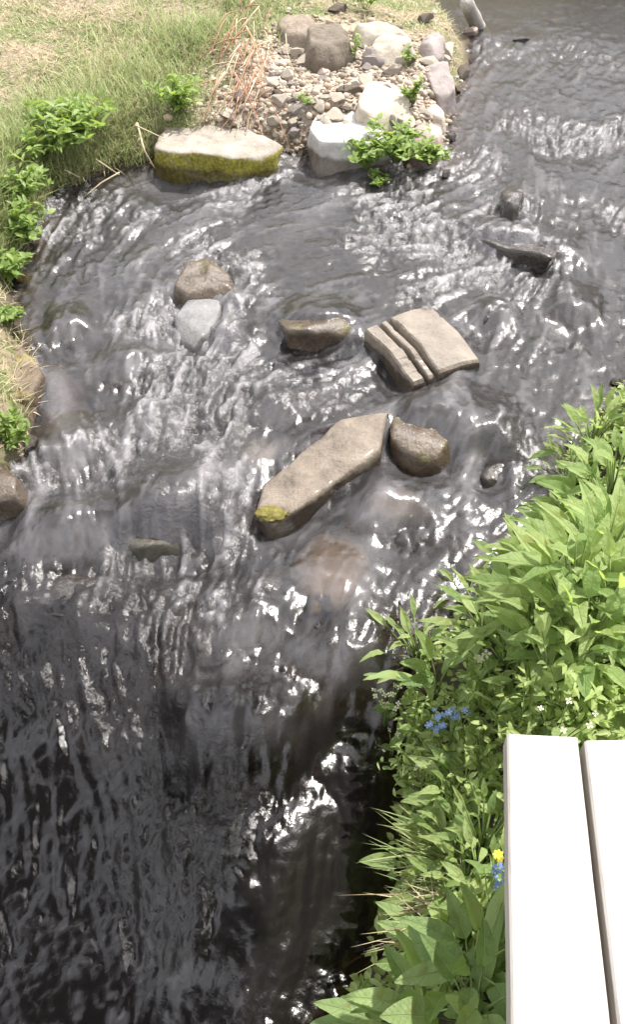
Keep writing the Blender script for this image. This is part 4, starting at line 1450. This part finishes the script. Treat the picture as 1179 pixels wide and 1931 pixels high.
# feathery herbs: small leaves on thin branching stems
def herb(px, py, label, n=260, height=0.25, spread=0.14, ln=0.028, mat=None, name='herb', group='feathery herbs on the right bank', base=None, narrow=0.5):
    if base is None:
        q = land_point(px, py, 0.65 * height)
        base = (q.x, q.y, terr1(q.x, q.y))
    e = empty(name, base, label, 'plant', group)
    nb = max(6, n // 14); tips = []; P = []; A = []
    for i in range(nb):
        az = random.uniform(0, 6.28); r = spread * math.sqrt(random.random())
        tip = Vector((math.cos(az) * r, math.sin(az) * r, height * random.uniform(.55, 1.05) * (1 - 0.3 * r / spread)))
        tips.append(tip)
        for k in range(n // nb):
            t = random.uniform(0.3, 1.02)
            mid = Vector((tip.x * 0.35, tip.y * 0.35, tip.z * 0.6))
            c = (mid * (t / .6) if t < .6 else mid.lerp(tip, (t - .6) / .4))
            P.append(c[:]); A.append(random.uniform(0, 6.28))
    P = np.array(P); A = np.array(A); m = len(P)
    V, F = kites(P, A, RNG.uniform(-.2, .9, m), RNG.normal(0, .4, m), RNG.uniform(.6, 1.3, m) * ln, RNG.uniform(.6, 1.2, m) * ln * narrow)
    me = mesh_np('foliage', V, F); attr(me, 'tint', np.repeat(np.clip(RNG.normal(.5, .25, m), 0, 1), 8))
    tag(link('foliage', me, mat or M_LEAF_SMALL, e), kind='stuff')
    stems_part(e, [t[:] for t in tips], 0.0025)
    return e


HB = [(895, 1295, 'feathery herb above the blue flowers'), (960, 1300, 'feathery herb left of the deck end, higher row'),
      (1020, 1315, 'feathery herb touching the deck end near its left corner'), (1085, 1320, 'feathery herb at the deck end above the plank gap'),
      (1150, 1310, 'yellowish herb at the deck end by the right edge'), (905, 1385, 'feathery herb at the left corner of the deck end'),
      (850, 1425, 'feathery herb below the blue flowers'), (795, 1400, 'feathery herb overhanging the dark water below the white flowers'),
      (935, 1450, 'feathery herb squeezed against the deck side near its end'), (825, 1480, 'feathery herb just right of the pale yellow blossom'),
      (1000, 1360, 'low herb right at the deck end'), (880, 1545, 'feathery herb half way along the deck side'),
      (820, 1540, 'feathery herb above the fan of grass blades'), (800, 1340, 'feathery herb left of the blue flowers'),
      (900, 1740, 'small herb beside the deck below the dry stems'), (1120, 1375, 'low herb poking over the deck end')]
for i, (px, py, lab) in enumerate(HB):
    herb(px, py, lab, n=random.randint(220, 320), height=random.uniform(.2, .3), spread=random.uniform(.10, .14), ln=random.uniform(.024, .036), narrow=random.uniform(.35, .6))

# watercress round the white boulder and other fresh clumps on the left
def cress(px, py, lift, label, n, spread, height, ln, name='watercress', group='watercress clumps round the white boulder', mat=None):
    p = at_w(px, py, lift)
    herb(0, 0, label, n, height, spread, ln, mat or M_CRESS, name, group, base=(p.x, p.y, p.z), narrow=0.75)


cress(748, 300, 0.07, 'thick bright watercress clump in front of the white boulder', 520, .24, .2, .045)
cress(690, 312, 0.05, 'watercress covering the lower right of the white boulder', 280, .15, .14, .042)
cress(712, 345, 0.0, 'low tip of watercress trailing in the water', 130, .09, .07, .038)
cress(810, 305, 0.03, 'watercress clump below the small pinkish stone', 240, .14, .12, .042)
cress(775, 195, 0.20, 'bright sprig of cress climbing behind the white boulder', 110, .09, .18, .036)
cress(770, 120, 0.25, 'bluish green weed among the rocks of the pile', 60, .10, .10, .03, name='weed', group='weeds in the rock pile')
cress(668, 110, 0.25, 'thin pale green weed right of the stump-like rock', 60, .07, .22, .028, name='weed', group='weeds in the rock pile')
cress(690, 12, 0.28, 'bluish green weed at the top edge behind the pale slab', 120, .22, .14, .04, name='weed', group='weeds in the rock pile')
cress(575, 195, 0.2, 'yellowish weed left of the white boulder', 60, .09, .06, .024, name='weed', group='weeds in the rock pile')


def left_herb(px, py, lab, n, h, s, ln, nw):
    herb(px, py, lab, n, h, s, ln, M_CRESS, 'bank_herb', 'leafy herbs along the left bank', narrow=nw)


left_herb(130, 240, 'bright nettle-like herb on the left bank beside the straw stalks', 520, .26, .30, .075, .45)
left_herb(60, 260, 'yellow-green herb left of the bright nettle-like one', 420, .22, .28, .06, .45)
left_herb(330, 165, 'dark green herb behind the left end of the mossy boulder', 260, .22, .18, .06, .45)
left_herb(25, 340, 'leafy herb at the left edge, topmost of the bank-side row', 340, .22, .20, .055, .6)
left_herb(35, 410, 'pale leafy herb hanging over the water at the left edge', 340, .2, .17, .05, .65)
left_herb(12, 490, 'yellow-green herb at the left edge above the dark twig', 260, .18, .13, .05, .65)
left_herb(10, 580, 'small herb at the left edge between the twig and ochre stone', 150, .14, .10, .04, .6)
herb(0, 0, 'round bright green herb between the ochre stone and the wet brown stone', 300, .14, .11, .034, M_CRESS, 'bank_herb', 'leafy herbs along the left bank', base=tuple(at_w(26, 838, 0.05)), narrow=.6)


# grass tufts and dry stems reaching over the dark water
def tuft(px, py, label, n, ln, az0, azs, mat, name='grass_tuft', cat='grass tuft', lean=(.7, 1.3), w=(0.003, 0.006), part='blades', lift=0.1):
    q = land_point(px, py, lift); z = terr1(q.x, q.y)
    e = empty(name, (q.x, q.y, z), label, cat)
    b = np.stack([RNG.normal(0, .03, n), RNG.normal(0, .03, n), np.full(n, lift * .5)], 1)
    V, F = blades(b, RNG.uniform(.6, 1.1, n) * ln, RNG.uniform(*w, n), az0 + RNG.normal(0, azs, n), RNG.uniform(*lean, n), RNG.uniform(.0, .25, n))
    me = mesh_np(part, V, F); attr(me, 'tint', np.repeat(RNG.random(n), 7))
    tag(link(part, me, mat, e), kind='stuff')


tuft(865, 1590, 'fan of green grass blades reaching left over the dark water', 45, .2, math.pi, .45, M_GRASS, lift=.2)
tuft(870, 1660, 'tuft of bluish grass just below the green fan', 28, .18, math.pi * 1.05, .4, M_GRASS, lift=.2)
tuft(868, 1705, 'bundle of dry straw stems pointing left over the dark water', 12, .24, math.pi * 1.03, .18, M_DRY, name='dry_tuft', lean=(1.1, 1.45), lift=.2)
tuft(870, 1720, 'tangle of dry grass beside the bundle of straw stems', 45, .16, math.pi, 1.6, M_DRY, name='dry_tuft', lift=.2)
tuft(425, 312, 'yellow-green grass tuft growing from the mossy boulder front', 45, .16, -1.6, .7, M_GRASS, lean=(.2, 1.0), lift=0.05)


# flowers
def flower_mesh(name, petal, centre, petals=5):
    V = []; F = []; mi = []
    for k in range(petals):
        a = 2 * math.pi * k / petals
        u = Vector((math.cos(a), math.sin(a), 0)); w = Vector((-math.sin(a), math.cos(a), 0))
        i = len(V)
        V += [u * .12, u * .55 + w * .36 + Vector((0, 0, .1)), u * 1.0 + w * .2 + Vector((0, 0, .14)), u * 1.0 - w * .2 + Vector((0, 0, .14)), u * .55 - w * .36 + Vector((0, 0, .1))]
        F.append([i, i + 4, i + 3, i + 2, i + 1]); mi.append(0)
    i = len(V)
    V += [Vector((math.cos(2 * math.pi * k / 6) * .2, math.sin(2 * math.pi * k / 6) * .2, .06)) for k in range(6)] + [Vector((0, 0, .16))]
    for k in range(6):
        F.append([i + k, i + (k + 1) % 6, i + 6]); mi.append(1)
    me = mesh_np(name, np.array([tuple(v) for v in V]), F, smooth=False)
    me.materials.append(petal); me.materials.append(centre)
    me.polygons.foreach_set('material_index', mi)
    return me


M_BLUE = leaf_mat('blue_petal', (0.16, 0.26, 0.58), (0.28, 0.40, 0.75), trans=.3)
M_WHITEP = leaf_mat('white_petal', (0.62, 0.62, 0.50), (0.75, 0.74, 0.66), trans=.3)
M_YELLOW = leaf_mat('yellow_petal', (0.62, 0.45, 0.03), (0.75, 0.6, 0.08), trans=.3)
FL_B = flower_mesh('flower', M_BLUE, M_WHITEP); FL_W = flower_mesh('flower', M_WHITEP, M_YELLOW, 4); FL_Y = flower_mesh('flower', M_YELLOW, M_YELLOW, 7)


def flowers(px, py, label, me, n, r, size, height=0.3, name='flowering_plant'):
    q = land_point(px, py, height); z = terr1(q.x, q.y)
    e = empty(name, (q.x, q.y, z), label, 'flower')
    tips = []
    for i in range(n):
        a = random.uniform(0, 6.28); rr = r * math.sqrt(random.random())
        p = (math.cos(a) * rr, math.sin(a) * rr, height * random.uniform(.92, 1.08)); tips.append(p)
        o = link('flower', me, parent=e, loc=p)
        o.rotation_euler = (random.gauss(0, .45), random.gauss(0, .45), random.uniform(0, 6)); s = size * random.uniform(.8, 1.15); o.scale = (s, s, s)
    stems_part(e, tips, 0.002)
    for i in range(5):
        add_leaf(e, random.choice(LEAF_S), (0, 0, height * random.uniform(.3, .75)), random.uniform(0, 6.28), random.uniform(.1, .7), 0, random.uniform(.04, .07))


flowers(828, 1352, 'cluster of small blue flowers on the right bank', FL_B, 11, .035, .011, .3)
flowers(866, 1345, 'smaller blue flower cluster just right of the main blue one', FL_B, 7, .03, .010, .3)
flowers(938, 1650, 'blue flowers pressed against the side of the deck', FL_B, 6, .02, .012, .36)
flowers(733, 1312, 'sprig of white flowers overhanging the dark water at the cascade', FL_W, 16, .05, .010, .2)
flowers(745, 1382, 'single white flower over the dark water below the white sprig', FL_W, 3, .02, .009, .2)
flowers(778, 1462, 'pale yellow-white blossom at the edge of the dark water', FL_W, 6, .03, .011, .2)
flowers(944, 1612, 'yellow flower at the side of the deck', FL_Y, 2, .012, .012, .36)
flowers(910, 1238, 'pale blossom beside the dark gap in the greenery', FL_W, 4, .025, .012, .28)
flowers(1075, 1335, 'cream flower heads at the end of the deck', FL_W, 5, .08, .008, .3)


# ------------------------------------------------------------------ timber deck
def deck_wood():
    m, N, L = new_mat('bleached_timber')
    out = nd(N, 'ShaderNodeOutputMaterial'); p = nd(N, 'ShaderNodeBsdfPrincipled', Roughness=0.75)
    L.new(p.outputs[0], out.inputs[0])
    tc = nd(N, 'ShaderNodeTexCoord'); mp = nd(N, 'ShaderNodeMapping'); mp.inputs['Scale'].default_value = (26, 1.2, 26)
    L.new(tc.outputs['Object'], mp.inputs[0])
    n1 = nd(N, 'ShaderNodeTexNoise', Scale=3.0, Detail=8.0, Roughness=0.6, Distortion=0.3); L.new(mp.outputs[0], n1.inputs['Vector'])
    n2 = nd(N, 'ShaderNodeTexNoise', Scale=5.0, Detail=4.0); L.new(tc.outputs['Object'], n2.inputs['Vector'])
    r = ramp(N, [(0.25, (0.27, 0.24, 0.21)), (0.45, (0.40, 0.37, 0.34)), (0.75, (0.47, 0.445, 0.42))]); L.new(n1.outputs[0], r.inputs[0])
    c = mixc(N, L, mapr(N, L, n2.outputs[0], 0.45, 0.75, 0, .35), r.outputs[0], (0.40, 0.345, 0.28))
    L.new(c, p.inputs['Base Color'])
    b = nd(N, 'ShaderNodeBump', Strength=0.25, Distance=0.004); L.new(n1.outputs[0], b.inputs['Height']); L.new(b.outputs[0], p.inputs['Normal'])
    return m


M_DECK = deck_wood()
M_BEAM = plain_mat('deck_beam', (0.10, 0.065, 0.045), (0.22, 0.16, 0.12), stretch=(8, 1, 8), scale=6)
ZD = 0.85
pl0, pl1 = at(957, 1384, ZD), at(965, 1931, ZD)
pm0, pm1 = at(1097, 1394, ZD), at(1160, 1931, ZD)
deck = empty('timber_deck', (pl0.x, pl0.y - 0.6, terr1(pl0.x + .3, pl0.y - .6)), 'sun-bleached timber deck of wide planks at the lower right', 'deck')


def xline(a, b, y):
    t = (y - a.y) / (b.y - a.y)
    return a.x + (b.x - a.x) * t


def board(name, corners, z0, z1, mat, bev=0.004, cuts=24):
    """prism over a quad of plan corners (near-left, near-right, far-right, far-left), split along its length with a slightly worn edge"""
    nl, nr, fr, fl = [Vector((c[0], c[1], 0)) for c in corners]
    V = []; F = []
    off = Vector(deck.location)
    for i in range(cuts + 1):
        t = i / cuts
        a = nl.lerp(fl, t); b = nr.lerp(fr, t)
        d = (b - a).normalized()
        w = 0.0004 * math.sin(t * 37 + nl.x * 50) + 0.0003 * math.sin(t * 91)
        a = a + d * w; b = b + d * w * 0.7
        ring = [a + Vector((0, 0, z0)), b + Vector((0, 0, z0)), b + Vector((0, 0, z1 - bev)), b - d * bev + Vector((0, 0, z1)), a + d * bev + Vector((0, 0, z1)), a + Vector((0, 0, z1 - bev))]
        V += [v - off for v in ring]
    for i in range(cuts):
        for k in range(6):
            F.append([i * 6 + k, i * 6 + (k + 1) % 6, (i + 1) * 6 + (k + 1) % 6, (i + 1) * 6 + k])
    F.append(list(range(6))[::-1]); F.append([cuts * 6 + k for k in range(6)])
    me = mesh_np(name, np.array([tuple(v) for v in V]), F, smooth=False)
    return link(name, me, mat, deck)


YN = -1.3
gap = 0.0055
yf0 = pl0.y; yf1 = pm0.y
board('plank', [(xline(pl0, pl1, YN), YN), (xline(pm0, pm1, YN) - gap, YN), (pm0.x - gap, yf1 + 0.004), (pl0.x, yf0)], ZD - 0.045, ZD, M_DECK)
xr_f = pm0.x; xr_n = xline(pm0, pm1, YN)
for i in range(7):
    wf = 0.150 + 0.01 * math.sin(i * 3.1); wn_ = wf + 0.008
    board('plank', [(xr_n + gap, YN), (xr_n + wn_ - gap, YN), (xr_f + wf - gap, yf1 - 0.004 * i), (xr_f + gap, yf1 - 0.003)], ZD - 0.045 + 0.0, ZD - 0.002 * (i % 2), M_DECK)
    xr_f += wf; xr_n += wn_
for y in (yf1 - 0.22, yf1 - 1.0, yf1 - 1.9):
    board('joist', [(pl0.x + 0.03, y - 0.05), (xr_f - .03, y - 0.05), (xr_f - .03, y + 0.05), (pl0.x + 0.03, y + 0.05)], ZD - 0.17, ZD - 0.047, M_BEAM, cuts=2)
for y in (yf1 - 0.22, yf1 - 1.9):
    for x in (pl0.x + 0.10, xr_f - 0.12):
        board('post', [(x - .05, y - .045), (x + .05, y - .045), (x + .05, y + .045), (x - .05, y + .045)], terr1(x, y) - 0.15, ZD - 0.172, M_BEAM, cuts=2)


# ------------------------------------------------------------------ alder added out of view, its crown put there to darken the lower pool
def alder():
    base = Vector((-2.5, 0.6, terr1(-2.5, 0.6)))
    e = empty('shade_alder', base, 'tall alder added out of view, crown darkening the lower pool', 'tree')
    cc = Vector((0.2, 1.7, 4.7)); rad = (2.9, 3.6, 1.4)
    fork = Vector((-2.0, 1.5, 3.3))
    V, F = tube([base - base + Vector((0, 0, -0.1)), Vector((.1, .05, 1.2)), Vector((.35, .25, 2.3)), fork - base], 0.17, 0.10, 12, 0.06)
    link('trunk', mesh_np('trunk', np.array([tuple(v) for v in V]), F), M_TWIG, e)
    P = []
    for i in range(150):
        while True:
            u = np.array([random.uniform(-1, 1) for _ in range(3)])
            if 0.15 < (u @ u) < 0.95: break
        tip = cc + Vector((u[0] * rad[0], u[1] * rad[1], u[2] * rad[2]))
        mid = fork.lerp(tip, 0.5) + Vector((0, 0, 0.25))
        lim = [fork.lerp(mid, k / 4) for k in range(5)] + [mid.lerp(tip, k / 4) for k in range(1, 5)]
        if any((p.x - (p.z - 0.6) * sv.x / sv.z > 0.1 and p.y - (p.z - 0.6) * sv.y / sv.z > -0.35) or (p.y - (p.z - 0.6) * sv.y / sv.z > 1.6 and p.x - (p.z - 0.6) * sv.x / sv.z > -0.75 - 0.27 * (p.y - (p.z - 0.6) * sv.y / sv.z)) for p in lim):
            continue
        v, f = tube([fork - base, mid - base, tip - base], 0.045, 0.008, 5)
        link('limb', mesh_np('limb', np.array([tuple(q) for q in v]), f), M_TWIG, e)
        for k in range(640):
            t = random.uniform(0.45, 1.05)
            c = mid.lerp(tip, (t - .5) * 2) if t > .5 else fork.lerp(mid, t * 2)
            d = Vector((random.gauss(0, .27), random.gauss(0, .27), random.gauss(0, .2)))
            q = c + d
            sx_, sy_ = q.x - (q.z - 0.6) * sv.x / sv.z, q.y - (q.z - 0.6) * sv.y / sv.z       # where its shadow falls
            if (sx_ > 0.05 and sy_ > -0.2) or (sx_ > -0.75 - 0.27 * sy_ and sy_ > 1.6 + 0.3 * math.sin(sx_ * 5.0) + random.uniform(-.2, .35)): continue                     # crown shaped so its shadow misses deck and upper stream
            P.append((q - base)[:])
    P = np.array(P); m = len(P)
    v, f = kites(P, RNG.uniform(0, 6.28, m), RNG.uniform(-.9, .5, m), RNG.normal(0, .5, m), RNG.uniform(.14, .24, m), RNG.uniform(.12, .20, m))
    me = mesh_np('crown', v, f); attr(me, 'tint', np.repeat(RNG.random(m), 8))
    tag(link('crown', me, M_SHADE_ALDER, e), kind='stuff')


M_SHADE_ALDER = leaf_mat('shade_alder_leaves', (0.025, 0.05, 0.012), (0.06, 0.10, 0.025), trans=0.2, tintattr=True)
alder()
